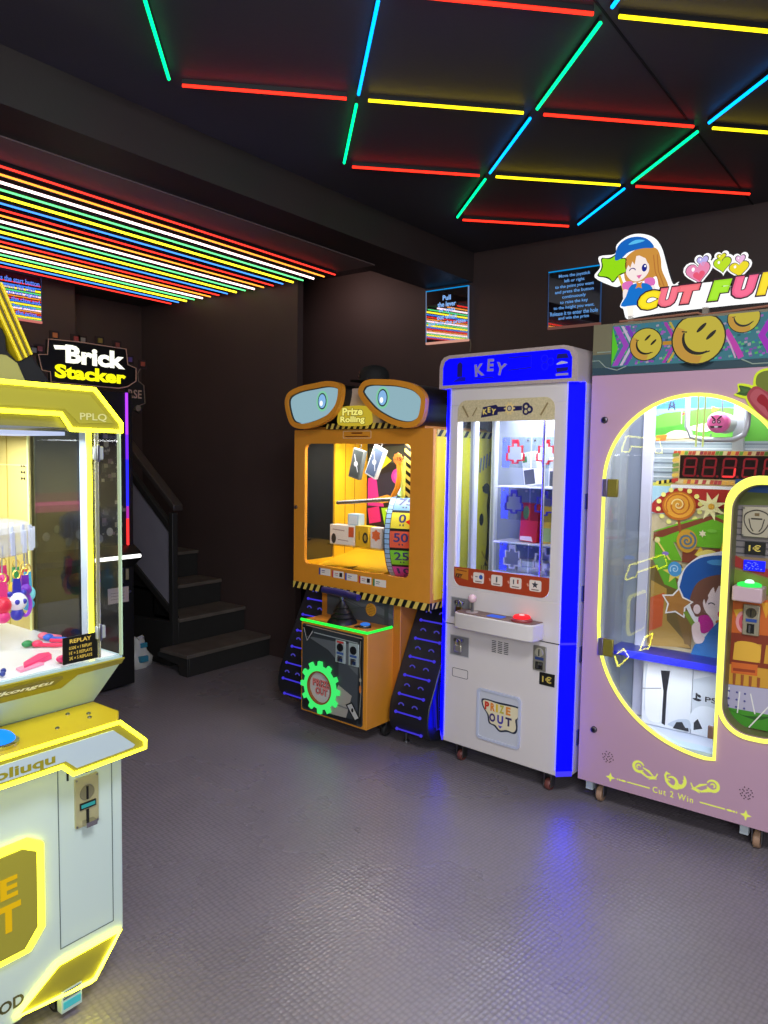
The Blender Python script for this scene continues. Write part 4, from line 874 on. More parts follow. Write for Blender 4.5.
for p in ([(.07, 1.94), (.10, 1.94), (.10, 2.0), (.085, 2.012), (.07, 2.0)], stroke([(.36, 2.012), (.48, 2.012), (.48, 1.96), (.36, 1.955)], .004), stroke([(.17, 1.925), (.28, 1.928)], .004)): b.poly(p, -.0165, dk)
for cx, cz in ((.545, 1.995), (.575, 1.98), (.548, 1.962)): b.holes([el(cx, cz, .018), el(cx, cz, .014)], -.0165, -.014, em((20, 20, 255), .8))
b.poly(sm([(.605, 1.965), (.63, 1.978), (.662, 1.970), (.64, 1.966)], 4), -.0165, mat((190, 190, 220), .5)); b.poly([(.605, 1.99), (.665, 1.99), (.655, 2.01), (.61, 2.01)], -.0165, dk); b.poly([(.605, 1.95), (.665, 1.95), (.66, 1.935), (.61, 1.93)], -.0165, dk); b.poly([(.605, 1.925), (.665, 1.925), (.665, 1.915), (.605, 1.915)], -.0165, lt)
b.done('lettering', hd)
# window header and red instruction band
b = B(); b.prism([(.068, 1.722), (.598, 1.722)]+[q for q in win if q[1] > 1.76], -.002, 0.0, mat((205, 190, 150), .5, 0, .35, .5, 130), 'F'); wh_ = b.done('window_header', km)
b = B(); NV = mat((26, 26, 84), .4)
art(b, [(NV, [(.205, 1.74), (.30, 1.752), (.30, 1.765), (.43, 1.770), (.43, 1.79), (.30, 1.79), (.29, 1.80), (.215, 1.79)]), (NV, el(.452, 1.785, .020)), (NV, el(.47, 1.772, .018)), (NV, el(.452, 1.765, .018)), (mat((215, 200, 150), .4), el(.452, 1.786, .008)), (mat((215, 200, 150), .4), el(.47, 1.772, .008)), (mat((215, 200, 150), .4), el(.452, 1.763, .008)),
        (mat((230, 205, 140), .4), gear(.365, 1.78, .030, .022, 10)), (NV, el(.365, 1.78, .013)), (mat((200, 190, 170), .4), el(.365, 1.78, .009)),
        (mat((150, 130, 90), .4), stroke([(.10, 1.80), (.135, 1.745)], .008)), (mat((150, 130, 90), .4), stroke([(.53, 1.745), (.565, 1.80)], .008)), (mat((150, 130, 90), .4), stroke([(.16, 1.75), (.185, 1.79)], .006))], -.0024)
for ch, x, rot in (('K', .230, .1), ('E', .253, 0), ('Y', .278, -.15)): b.text(ch, x, 1.768 if ch != 'E' else 1.776, None, .026, mat((240, 215, 120), .4), -.0058, 'F', .05, 0, 0, rot)
b.done('lettering', wh_)
b = B(); b.prism([q for q in rr(.068, .598, .912, 1.4, .045) if q[1] < 1.0]+[(.598, 1.008), (.068, 1.004)], -.002, 0, mat((168, 62, 32), .4), 'F'); rb = b.done('instruction_band', km)
b = B(); b.poly([(.075, .955), (.155, .945), (.155, 1.0), (.075, .998)][::1], -.0026, mat((196, 120, 40), .4)); b.text('KEY', .10, .962, .045, .020, mat((20, 20, 40), .4), -.0032, 'F', .05, .2)
b.poly(stroke([(.085, .99), (.145, .988)], .005), -.0032, mat((120, 50, 20), .4))
for k in range(4):
    x = .185+.104*k
    b.prism(rr(x, x+.062, .938, .990, .008, 3), -.0032, -.002, mat((228, 215, 205), .4)); m = mat([(50, 90, 170), (90, 90, 95), (70, 75, 80), (60, 60, 70)][k], .4)
    if k == 0: b.poly(el(x+.045, .969, .011)[::-1], -.0038, m); b.poly(stroke([(x+.012, .969), (x+.026, .969)], .006), -.0038, mat((120, 120, 120), .4))
    if k == 1: b.poly(stroke([(x+.031, .955), (x+.031, .982)], .009), -.0038, m)
    if k == 2: b.poly(stroke([(x+.02, .958), (x+.02, .98)], .006), -.0038, m); b.poly(stroke([(x+.043, .962), (x+.043, .982)], .009), -.0038, mat((170, 80, 60), .4))
    if k == 3: b.poly(star(x+.03, .969, .018, .008, 5)[::-1], -.0038, m)
    b.poly(stroke([(x+.012, .946), (x+.05, .946)], .005), -.0038, mat((130, 110, 105), .4))
    b.poly(stroke([(x-.012, .962), (x-.004, .966)], .014), -.0026, mat((215, 150, 130), .4))
b.done('instruction_icon', rb)
# seam, lock recesses, vents, coin, labels, prize door
b = B(); b.box(x0, x1, -.001, .001, .710, .7145, mat((60, 55, 58), .6)); b.done('door_seam', km)
for z0 in (.748, .555):
    b = B(); b.holes([[(.052, z0), (.17, z0), (.17, z0+.105), (.052, z0+.105)], [(.056, z0+.004), (.166, z0+.004), (.166, z0+.101), (.056, z0+.101)]], -.002, .0, mat((185, 182, 182), .4)); b.box(.056, .166, -.0005, .0005, z0+.004, z0+.101, mat((128, 126, 130), .45)); lr = b.done('lock_recess', km)
    b = B(); b.box(.085, .137, -.014, 0, z0+.075, z0+.090, CHROME); b.done('hasp', lr)
b = B(); b.holes([rr(.070, .166, .446, .492, .008), rr(.0725, .1635, .4485, .4895, .007)], -.001, 0, mat((90, 85, 88), .5)); b.done('data_plate', km)
b = B()
for c in range(3):
    for r in range(7): b.box(.301+.034*c, .325+.034*c, -.0012, 0, .614+.0088*r, .6175+.0088*r, mat((45, 42, 45), .6))
b.done('vent_grille', km)
c = B().box(.530, .596, -.008, 0, .574, .690, mat((140, 136, 122), .3, .35)).done('coin_acceptor', km, bevel=.003)
b = B(); b.lathe([(.02, -.012), (.022, -.008)], (.563, 0, .660), mat((175, 170, 150), .3, .3), 20, 'y'); b.box(.5605, .5655, -.0135, -.012, .644, .676, BLACK); b.box(.542, .585, -.010, -.008, .626, .638, mat((40, 60, 120), .4)); b.done('coin_slot', c)
b = B(); b.box(.545, .582, -.010, -.008, .582, .616, BLACK); b.box(.558, .566, -.024, -.008, .59, .614, STEEL); b.box(.558, .582, -.024, -.016, .606, .614, STEEL); b.done('return_lever', c)
t_ = B().box(.564, .641, -.003, 0, .511, .569, BLACK).done('price_tag', km, label='black one euro tag')
b = B(); b.text('1€', .603, .540, .048, .030, mat((215, 190, 90), .4), -.0035, 'F', .02); b.done('lettering', t_)
b = B(); b.holes([rr(.226, .472, .170, .424, .022), rr(.238, .460, .182, .412, .016)], -.008, .0, mat((190, 195, 215), .35)); b.done('door_frame', km, bevel=.003)
d_ = B().prism(rr(.238, .460, .182, .412, .016), -.003, -.0005, mat((198, 200, 210), .25), 'F').done('prize_door', km)
b = B(); bo = sm([(.262, .372), (.35, .372), (.452, .375), (.466, .36), (.462, .325), (.45, .31), (.455, .27), (.44, .245), (.40, .245), (.36, .235), (.33, .255), (.30, .262), (.29, .30), (.262, .335)], 4)
art(b, [(mat((36, 46, 66), .4), grow(bo, .004)), (mat((226, 214, 180), .4), grow(bo, -.006))], -.0034)
for ch, x, c in (('P', .285, (205, 50, 30)), ('R', .318, (225, 130, 40)), ('I', .342, (225, 190, 50)), ('Z', .369, (190, 180, 60)), ('E', .405, (225, 140, 50))): b.text(ch, x, .344, .026 if ch != 'I' else .012, .040, mat(c, .4), -.0046, 'F', .05); 
for ch, x, c in (('O', .317, (60, 40, 110)), ('U', .362, (70, 60, 160)), ('T', .408, (60, 50, 90))): b.text(ch, x, .292, .034, .042, mat(c, .4), -.0046, 'F', .05)
b.poly([(.35, .262), (.375, .262), (.362, .248)], -.0046, mat((80, 70, 180), .4)); b.done('lettering', d_)
# control shelf with joystick and lit buttons
sh = [(.135, 0), (.580, 0), (.580, -.070), (.572, -.092), (.55, -.105), (.165, -.105), (.143, -.092), (.135, -.070)]
cs = B().prism(sh, .722, .800, WH, 'T').done('control_shelf', km, bevel=.006)
tpn = B().prism([(.142, -.002), (.573, -.002), (.573, -.068), (.566, -.087), (.547, -.099), (.168, -.099), (.149, -.087), (.142, -.068)], .800, .8025, mat((120, 92, 84), .4, 0, .5, .5, 60), 'T').done('shelf_top', cs)
b = B(); b.lathe([(.030, 0), (.030, .003)], (.215, -.050, .8025), mat((190, 175, 175), .3), 20); b.tube([(.215, -.05, .803), (.215, -.05, .85)], .007, STEEL, 10); b.ball((.215, -.05, .868), .021, mat((225, 190, 195), .25)); b.done('joystick', km, label='white ball topped joystick')
b = B(); b.box(.315, .395, -.078, -.03, .8025, .8045, em((60, 110, 255), .7)); b.done('blue_label', cs)
b = B(); b.lathe([(.050, 0), (.050, .008), (.042, .014)], (.490, -.05, .8025), mat((150, 60, 60), .3), 26); b.lathe([(.040, .010), (.040, .020), (.034, .026), (.0, .028)], (.490, -.05, .8025), em((255, 40, 50), 1.2), 26); b.ball((.490, -.05, .829), (.014, .014, .004), em((255, 180, 180), 1.5)); b.done('button', km, label='round glowing red push button')
# side details
for z in (1.36, .94, .66, .27): B().box(.712, .718, .09, .115, z-.035, z+.035, mat((70, 75, 110), .5)).done('side_latch', km)
b = B()
for r in range(16):
    for c in range(4): b.box(.712, .7135, .14+.03*c, .158+.03*c, .70+.011*r, .705+.011*r, mat((120, 122, 140), .5))
b.done('side_vent', km)
for x, y in ((.10, .06), (.60, .06), (.10, .42), (.60, .42)): caster(km, x, y, .10, mat((110, 60, 55), .5), .028)
area('key_cabinet_lamp', KM.at(.34, .28, 1.79), KM.at(.34, .30, 1.0), .5, .4, P_KEY, (.95, .97, 1))
b = B(); b.box(.10, .60, .02, .05, 1.785, 1.797, em((235, 240, 255), 1.2)); b.done('inner_light', km)
# inside: clear shelves with key cut-out plates
SHG = glass((240, 245, 248), 1.2)
def keyhole(cx, cz, s=1.0, grow_=0.0):
    g = grow_; p = [(-.012-g, .046+g), (.012+g, .046+g), (.012+g, .030+g*.3), (.036+g, .030+g), (.036+g, .0), (.046+g, -.004), (.046+g, -.034-g), (.012+g, -.036-g), (.010+g, -.050-g), (-.010-g, -.050-g), (-.012-g, -.036-g), (-.046-g, -.034-g), (-.046-g, -.004), (-.036-g, .0), (-.036-g, .030+g), (-.012-g, .030+g*.3)]
    return [(cx+x*s, cz+z*s) for x, z in p]
for i, (z, c) in enumerate(((1.405, (170, 30, 40)), (1.115, (40, 40, 130)), (.955, (150, 155, 160)))):
    b = B(); b.box(.10, .68, .30, .478, z-.008, z, mat((222, 226, 232), .2)); sl = b.done('shelf', km)
    zt = (1.655, 1.40, 1.115)[i]; hgt = (.155, .165, .15)[i]
    for j in range(3):
        xa = .145+.175*j; cx = xa+.078; cz = zt-.078
        pl_ = B(); pl_.holes([[(xa, zt-hgt), (xa+.165, zt-hgt), (xa+.165, zt), (xa, zt)], keyhole(cx, cz)], .292, .296, glass((232, 240, 240), 1.6)); po = pl_.done('key_plate', km)
        b = B(); b.holes([keyhole(cx, cz, 1, .007), keyhole(cx, cz)], .289, .299, mat(c, .3)); b.box(cx-.018, cx+.018, .287, .299, cz+.053, cz+.066, mat(c, .3))
        for xs in (xa+.014, xa+.15): b.lathe([(.006, .289), (.006, .299)], (xs, 0, zt-.016), STEEL, 10, 'y')
        b.done('key_outline', po)
B().box(.02, .68, .02, .478, .900, .906, mat((225, 228, 232), .3)).done('cabinet_floor', km)
b = B(); b.tube([(.44, .20, .93), (.44, .20, 1.79)], .008, CHROME, 8); b.done('gantry_rod', km)
# prizes on the shelves
def kbox(name, label, x, y, z, w, d, h, m, shapes=None, rz=0.0, tilt=0.0, cat='box'):
    t = thing(name, label, cat, KM, (x, y, z), rz); t.rotation_euler = (0, 0, KM.rz+rz)
    q = B().box(-w/2, w/2, 0, d, 0, h, m)
    if tilt: q.xf(Matrix.Translation((0, 0, max(0, math.sin(-tilt)*w/2 if 0 else abs(math.sin(tilt))*w/2))) @ Matrix.Rotation(tilt, 4, 'Y'))
    q.done('carton', t, bevel=.002)
    if shapes:
        q = B(); art(q, shapes, -.0006)
        if tilt: q.xf(Matrix.Translation((0, 0, abs(math.sin(tilt))*w/2)) @ Matrix.Rotation(tilt, 4, 'Y'))
        q.done('printed_face', t)
W2 = mat((228, 230, 232), .35); G2 = mat((70, 76, 80), .35)
kbox('prize_box', 'white and grey slanting prize box on the top key shelf', .285, .36, 1.406, .085, .05, .17, W2, [(G2, [(-.038, .005), (.022, .005), (.022, .08), (-.038, .08)]), (mat((90, 150, 90), .4), [(-.038, .12), (-.01, .12), (-.01, .15), (-.038, .15)])], 0, -.16)
kbox('prize_box', 'plain white prize box behind the second red key outline', .43, .36, 1.406, .10, .08, .15, W2, [(G2, [(-.045, .005), (-.01, .005), (-.01, .08), (-.045, .08)])])
kbox('prize_box', 'bright red prize box on the middle key shelf', .275, .35, 1.116, .10, .05, .20, mat((190, 40, 34), .35), [(mat((220, 200, 190), .4), [(-.045, .005), (.03, .005), (.02, .03), (-.045, .025)]), (mat((90, 130, 70), .4), el(-.02, .15, .018, .035))], 0, .06)
kbox('prize_box', 'yellow prize box beside the red box on the middle key shelf', .375, .37, 1.116, .06, .05, .19, mat((215, 185, 40), .35), [(mat((160, 190, 90), .4), [(-.025, .01), (.025, .01), (.025, .08), (-.025, .08)])])
kbox('prize_box', 'grey prize box at the right end of the middle key shelf', .465, .35, 1.116, .10, .06, .17, mat((90, 96, 104), .35), [(mat((190, 195, 200), .4), [(-.04, .02), (-.02, .02), (-.02, .15), (-.04, .15)])])
kbox('prize_box', 'low white prize box lying on the bottom key shelf', .30, .36, .956, .17, .10, .06, W2, [(mat((180, 190, 200), .4), stroke([(-.07, .03), (.06, .035)], .006))])
kbox('prize_box', 'white prize box with red dots at the right of the bottom key shelf', .465, .35, .956, .11, .10, .11, W2, [(mat((200, 60, 60), .4), el(.02, .07, .01)), (mat((200, 60, 60), .4), el(.035, .05, .007))])
# padlocks in the two recesses
def padlock(label, z, c):
    t = thing('padlock', label, 'padlock', KM, (.118, -.016, z))
    B().box(-.020, .020, -.012, .0, 0, .034, c).done('lock_body', t, bevel=.004)
    b = B(); b.tube([(-.013, -.006, .03), (-.013, -.006, .052)]+[(.013*math.cos(a), -.006, .052+.013*math.sin(a)) for a in (PI*.8, PI*.6, PI*.5, PI*.4, PI*.2)]+[(.013, -.006, .052), (.013, -.006, .03)], .0035, CHROME, 8); b.done('shackle', t)
padlock('brass padlock in the upper recess of the white cabinet', .776, mat((130, 100, 60), .3, .9))
padlock('silver padlock in the lower recess of the white cabinet', .583, mat((200, 195, 180), .3, .8))

# ================================================================== pink scissor machine
PM = Frame(3.17, 1.28, -PI/2)
pm = thing('prize_machine', 'pink prize machine with arched neon window and lit cartoon sign', 'arcade machine', PM)
PK = mat((190, 152, 172), .34, 0, .03, .5, 6); PW = .885; LY = em((236, 242, 96), S_LY)
GRN = mat((96, 178, 40), .4); BRN = mat((150, 66, 42), .4)
ZB, ZT = .104, 1.912
cx_, cz_, ra = .432, 1.455, .362
archp = [(.072, .80), (.072, 1.46)]+arc(cx_, cz_, .360, 178, 2, 30)+[(.792, 1.44), (.792, .80)]
low = arc(.555, .815, .482, 181, 268, 18, rz=.475)
openD = [(.577, .342)]+[(.577, 1.36)]+arc(.687, 1.366, .110, 178, 92, 8)+[(.70, 1.476), (.785, 1.476)]+arc(cx_, cz_, .360, 3, 178, 34)+[(.073, .82)]+[(x, z) for x, z in low]
colm = rr(.582, .845, .462, 1.470, .112, 10)
win = [(.573, .345), (.573, 1.37)]+arc(.690, 1.372, .117, 178, 92, 8)+[(.787, 1.489)]+arc(cx_, cz_, .360, 6, 178, 34)+[(.072, .82)]+[(x, z) for x, z in low]
colo = rr(.592, .840, .472, 1.463, .105, 10)
b = B(); b.holes([[(0, ZB), (PW, ZB), (PW, ZT), (0, ZT)], win, colo], 0, .02, PK, 'F'); b.done('front_panel', pm)
B().box(0, .02, .02, .66, ZB, ZT, PK).done('side_panel', pm); B().box(PW-.02, PW, .02, .66, ZB, ZT, PK).done('side_panel', pm)
B().box(0, PW, .64, .66, ZB, ZT, PK).done('back_panel', pm); B().box(0, PW, .02, .66, ZB, ZB+.02, PK).done('base_panel', pm); B().box(0, PW, .02, .66, ZT-.02, ZT, PK).done('top_panel', pm)
b = B(); b.tube([(x, -.004, z) for x, z in win], .008, LY, 8, True); b.done('window_neon', pm)
b = B(); b.tube([(x, -.004, z) for x, z in rr(.583, .849, .463, 1.472, .113, 10)], .009, LY, 8, True); b.done('console_neon', pm)
B().prism(grow(win, .004), .008, .012, glass((255, 255, 255), 1.15)).done('front_glass', pm)
for z0, z1, xx in ((1.388, 1.466, .071), (.690, .767, .078)):
    b = B(); b.box(xx, xx+.066, -.016, .0, z0, z1, mat((140, 130, 60), .3, .6)); b.box(xx-.002, xx+.022, -.020, .0, z0, z1, mat((110, 100, 130), .35, .6)); b.done('hinge', pm, bevel=.004)
b = B(); b.box(.545, .566, -.012, 0, .428, .480, mat((150, 120, 105), .35, .5)); b.box(.566, .576, -.010, 0, .40, .50, mat((225, 225, 130), .4)); b.done('door_catch', pm, bevel=.003)
for x, z in ((.062, 1.720), (.067, .347)):
    b = B(); b.lathe([(.010, -.010), (.013, -.008), (.015, 0)], (x, 0, z), mat((90, 85, 95), .3, .8), 18, 'y'); b.lathe([(.007, -.0115), (.007, -.0095)], (x, 0, z), BLACK, 12, 'y'); b.done('lock', pm)
# ornament, lettering, speaker holes
SG = em((226, 236, 100), .85); b = B()
def orn(path, w0): b.poly(stroke(path, lambda t: w0*(.35+.65*math.sin(PI*min(max(t, .02), .98)))), -.0012, SG)
orn(arc(.272, .232, .022, 20, 330, 14)+[(.285, .212), (.31, .196), (.345, .205), (.352, .222)], .013); orn(arc(.272, .232, .008, 0, 250, 8), .007); orn([(.29, .232), (.315, .222), (.335, .206)], .010); orn([(.315, .188), (.33, .196), (.35, .198)], .008)
orn(arc(.425, .222, .040, 150, 300, 10)+arc(.412, .205, .020, 330, 500, 8), .014); orn(arc(.425, .222, .040, 30, -80, 10), .014); orn(arc(.398, .222, .014, 60, 300, 8), .009); orn(arc(.448, .212, .014, 200, 420, 8), .009)
orn(arc(.572, .232, .022, 160, -150, 14)+[(.555, .212), (.53, .196), (.495, .205), (.488, .222)], .013); orn(arc(.572, .232, .008, 180, -70, 8), .007); orn([(.55, .232), (.525, .222), (.505, .206)], .010); orn([(.525, .188), (.51, .196), (.49, .198)], .008)
b.poly(star(.425, .188, .014, .005, 4)[::-1], -.0012, SG)
b.poly(star(.150, .150, .022, .008, 4)[::-1], -.0012, SG); b.poly(star(.700, .149, .022, .008, 4)[::-1], -.0012, SG)
for s_, xs in ((1, .0), (-1, .848)):
    X = lambda v: xs+s_*v
    for c, wd in ((.182, .003), (.192, .004), (.208, .012)): b.poly(el(X(c), .150, wd, .004, 10)[::-1], -.0012, SG)
    b.poly(stroke([(X(.225), .150), (X(.322), .150)], .005), -.0012, SG)
b.text('Cut 2 Win', .417, .150, .165, .026, SG, -.0012, 'F', .006, 0, 0, 0, 1.25); b.done('ornament', pm)
b = B()
for cx, cz in ((.135, .237), (.698, .237)):
    for i in range(-4, 5):
        for j in range(-4, 5):
            if i*i+j*j < 15 and (i*7+j*3) % 2 == 0: b.lathe([(.0028, -.0012), (.0028, 0)], (cx+.0075*i+.002*math.sin(3.1*i+j), 0, cz+.0075*j+.002*math.cos(2.3*j+i)), mat((70, 50, 62), .6), 6, 'y')
b.done('speaker_hole', pm)
# strawberry shaped light on the front
bs_ = sm([(.64, 1.828), (.662, 1.838), (.70, 1.815), (.745, 1.80), (.775, 1.765), (.765, 1.72), (.725, 1.70), (.68, 1.728), (.645, 1.766), (.628, 1.80)], 4); lf = sm([(.588, 1.813), (.603, 1.822), (.597, 1.843), (.618, 1.84), (.637, 1.834), (.644, 1.821), (.632, 1.811), (.623, 1.803), (.604, 1.807)], 3); bl2 = sm([(.661, 1.838), (.656, 1.864), (.665, 1.886), (.694, 1.896), (.73, 1.885), (.75, 1.85), (.735, 1.815), (.698, 1.815)], 4)
b = B(); 
for o_ in (bs_, lf, bl2): b.prism(grow(o_, .010), -.006, -.001, em((225, 245, 60), .8))
hl = b.done('heart_light', pm)
b = B(); b.prism(bl2, -.012, -.006, mat((110, 120, 40), .35)); b.prism(bs_, -.016, -.006, mat((160, 62, 72), .35)); b.prism(lf, -.014, -.006, mat((60, 92, 40), .4))
art(b, [(mat((178, 84, 92), .35), grow(bs_, -.012)), (mat((150, 24, 36), .35), grow([(x+.008, z-.006) for x, z in bs_], -.030)), (mat((70, 110, 50), .4), grow(lf, -.01))], -.0164); b.done('heart_front', hl)
# top screen band
B().box(0, PW, 0, .50, ZT, 2.130, mat((128, 118, 98), .35)).done('header', pm, bevel=.003)
b = B(); b.box(0, PW, -.004, 0, ZT+.001, 1.944, mat((52, 74, 84), .35)); b.box(0, .083, -.004, 0, 1.944, 2.128, mat((122, 116, 92), .35)); b.box(.0, .083, -.006, -.004, 1.944, 2.00, mat((72, 92, 94), .35))
for pts in ([(.0, 1.975), (.03, 1.975), (.06, 1.945), (.11, 1.93), (.15, 1.945)], [(.02, 2.01), (.08, 2.01)], [(.60, 1.945), (.64, 1.925), (.72, 1.925)]): b.tube([(x, -.005, z) for x, z in pts], .0025, mat((150, 165, 150), .35), 6)
b.done('header_trim', pm)
scr = B(); scr.box(.085, .845, -.006, 0, 1.944, 2.118, em((84, 150, 165), .55))
sh = []; ES = .55
def e_(c): return em(c, ES)
rnd = random.Random(5)
for k in range(420): x = .09+rnd.random()*.735; z = 1.948+rnd.random()*.158; sh.append((e_(rnd.choice([(90, 210, 190), (120, 140, 210), (190, 120, 220), (70, 150, 190), (110, 220, 140), (150, 110, 200), (60, 120, 130), (200, 190, 210), (190, 110, 225), (170, 90, 210), (100, 220, 110)])), [(x, z), (x+.011, z+.002), (x+.010, z+.010), (x-.001, z+.008)]))
def chev(x, c, w, s_=1): return (e_(c), [(x, 2.112), (x+w, 2.112), (x+w+.045*s_, 2.03), (x+w, 1.948), (x, 1.948), (x+.045*s_, 2.03)])
sh += [(e_((110, 240, 60)), [(.088, 2.11), (.088, 1.95), (.115, 2.02)]), chev(.092, (190, 90, 225), .024), chev(.124, (240, 220, 250), .012), chev(.140, (150, 80, 220), .018)]
sh += [chev(.30, (200, 80, 200), .014), chev(.32, (230, 200, 90), .010), (e_((235, 170, 60)), [(.30, 2.035), (.37, 2.035), (.37, 2.02), (.30, 2.02)]), (e_((235, 90, 210)), stroke([(.54, 2.06), (.575, 2.0), (.60, 1.95)], .022)), (e_((250, 200, 240)), stroke([(.535, 2.05), (.56, 2.0), (.58, 1.95)], .006)), chev(.70, (200, 70, 230), .026, -1), chev(.74, (110, 80, 230), .03, -1), chev(.79, (235, 200, 250), .012, -1)]
art(scr, sh, -.0062, .00002)
sco = scr.done('screen', pm)
def oval(cx, cz, a, b_, r): return [(cx+x*math.cos(r)-z*math.sin(r), cz+x*math.sin(r)+z*math.cos(r)) for x, z in el(0, 0, a, b_, 18)]
def smiley(nm, cx, cz, r, rot, blush=True, clipped=False):
    q = B(); cl = lambda p: [(x, min(z, 2.117)) for x, z in p]
    def tr(p): ca, sa = math.cos(rot), math.sin(rot); return cl([(cx+r*(x*ca-z*sa), cz+r*(x*sa+z*ca)) for x, z in p])
    K = mat((24, 20, 10), .5)
    L = [(K, cl(el(cx, cz, r*1.06))), (em((235, 215, 80), .62), cl(el(cx, cz, r))), (em((235, 180, 80), .6), tr([(-.98, .1)]+arc(0, 0, .985, 175, 300, 12)+arc(.1, .1, .75, 300, 180, 10)))]
    if not clipped: L += [(K, tr(oval(-.08, .42, .075, .25, -.35))), (K, tr(oval(.40, .30, .075, .25, -.35)))]
    else: L += [(K, tr(stroke([(-.45, .45), (-.35, .62)], .1))), (K, tr(stroke([(.2, .45), (.3, .62)], .1)))]
    L += [(K, tr(stroke(arc(.05, .08, .66, 188, 322, 16), lambda t: .07+.07*math.sin(PI*t)))), (K, tr(stroke([(-.72, .0), (-.52, .06)], .05))), (K, tr(stroke([(.50, -.42), (.66, -.28)], .05)))]
    art(q, L, -.032); q.done(nm, sco)
smiley('smiley_face', .237, 2.026, .064, -.45); smiley('smiley_face', .443, 2.034, .098, -.45); smiley('smiley_face', .606, 2.100, .056, -.05, True, True)
# ---- interior
pb = B().box(.10, PW-.02, .420, .430, ZB+.02, ZT-.02, mat((205, 190, 150), .45))
A = lambda c: mat(c, .45)
shapes = [(A((60, 130, 215)), [(.15, 1.87), (.80, 1.87), (.80, 1.72), (.15, 1.74)]), (A((130, 185, 230)), [(.15, 1.79), (.80, 1.79), (.80, 1.76), (.15, 1.76)]),
  (A((96, 178, 60)), sm([(.15, 1.757), (.29, 1.779), (.385, 1.787), (.495, 1.785), (.60, 1.75), (.70, 1.73), (.80, 1.74), (.80, 1.60), (.40, 1.66), (.15, 1.66)], 3)), (A((70, 150, 50)), [(.15, 1.70), (.30, 1.72), (.30, 1.68), (.15, 1.67)]),
  (A((40, 50, 60)), stroke([(.205, 1.782), (.215, 1.822)], .006)), (A((40, 50, 60)), stroke([(.235, 1.782), (.225, 1.822)], .006)), (A((40, 50, 60)), stroke([(.205, 1.79), (.235, 1.81)], .004)), (A((40, 50, 60)), stroke([(.235, 1.79), (.205, 1.81)], .004)),
  (A((235, 200, 60)), [(.396, 1.797), (.427, 1.784), (.397, 1.770)]), (A((220, 70, 60)), [(.266, 1.775), (.283, 1.767), (.267, 1.755)]), (A((240, 240, 240)), stroke([(.266, 1.775), (.266, 1.72)], .003)),
  (A((235, 232, 190)), sm([(.19, 1.665), (.24, 1.69), (.30, 1.68), (.30, 1.655), (.20, 1.652)], 3)), (A((225, 120, 40)), [(.155, 1.665), (.207, 1.67), (.198, 1.644), (.155, 1.639)]), (A((240, 240, 215)), sm([(.30, 1.70), (.37, 1.72), (.42, 1.70), (.36, 1.68)], 3)),
  (A((150, 165, 172)), [(.15, 1.64), (.80, 1.64), (.80, 1.43), (.15, 1.43)])]
for k in range(9): shapes.append((A((196, 206, 210)) if k % 2 else A((105, 120, 130)), [(.15, 1.63-.022*k), (.80, 1.63-.022*k), (.80, 1.624-.022*k), (.15, 1.624-.022*k)]))
shapes += [(A((196, 200, 90)), [(.15, 1.445), (.26, 1.455), (.26, 1.425), (.15, 1.42)]), (A((160, 200, 215)), [(.15, 1.43), (.25, 1.43), (.25, 1.30), (.15, 1.30)]),
  (A((172, 40, 34)), sm([(.16, 1.36), (.30, 1.435), (.46, 1.435), (.60, 1.40), (.60, 1.33), (.40, 1.34), (.17, 1.30)], 4))]
for k in range(7): shapes.append((BLACK if k % 2 else A((225, 205, 70)), [(.165+.012*k, 1.452+.002*k), (.177+.012*k, 1.454+.002*k), (.177+.012*k, 1.438+.002*k), (.165+.012*k, 1.436+.002*k)]))
for k in range(14): a = 2*PI*k/14+.2; shapes.append((A((240, 235, 130)), el(.275+.095*math.cos(a), 1.338+.082*math.sin(a), .011)))
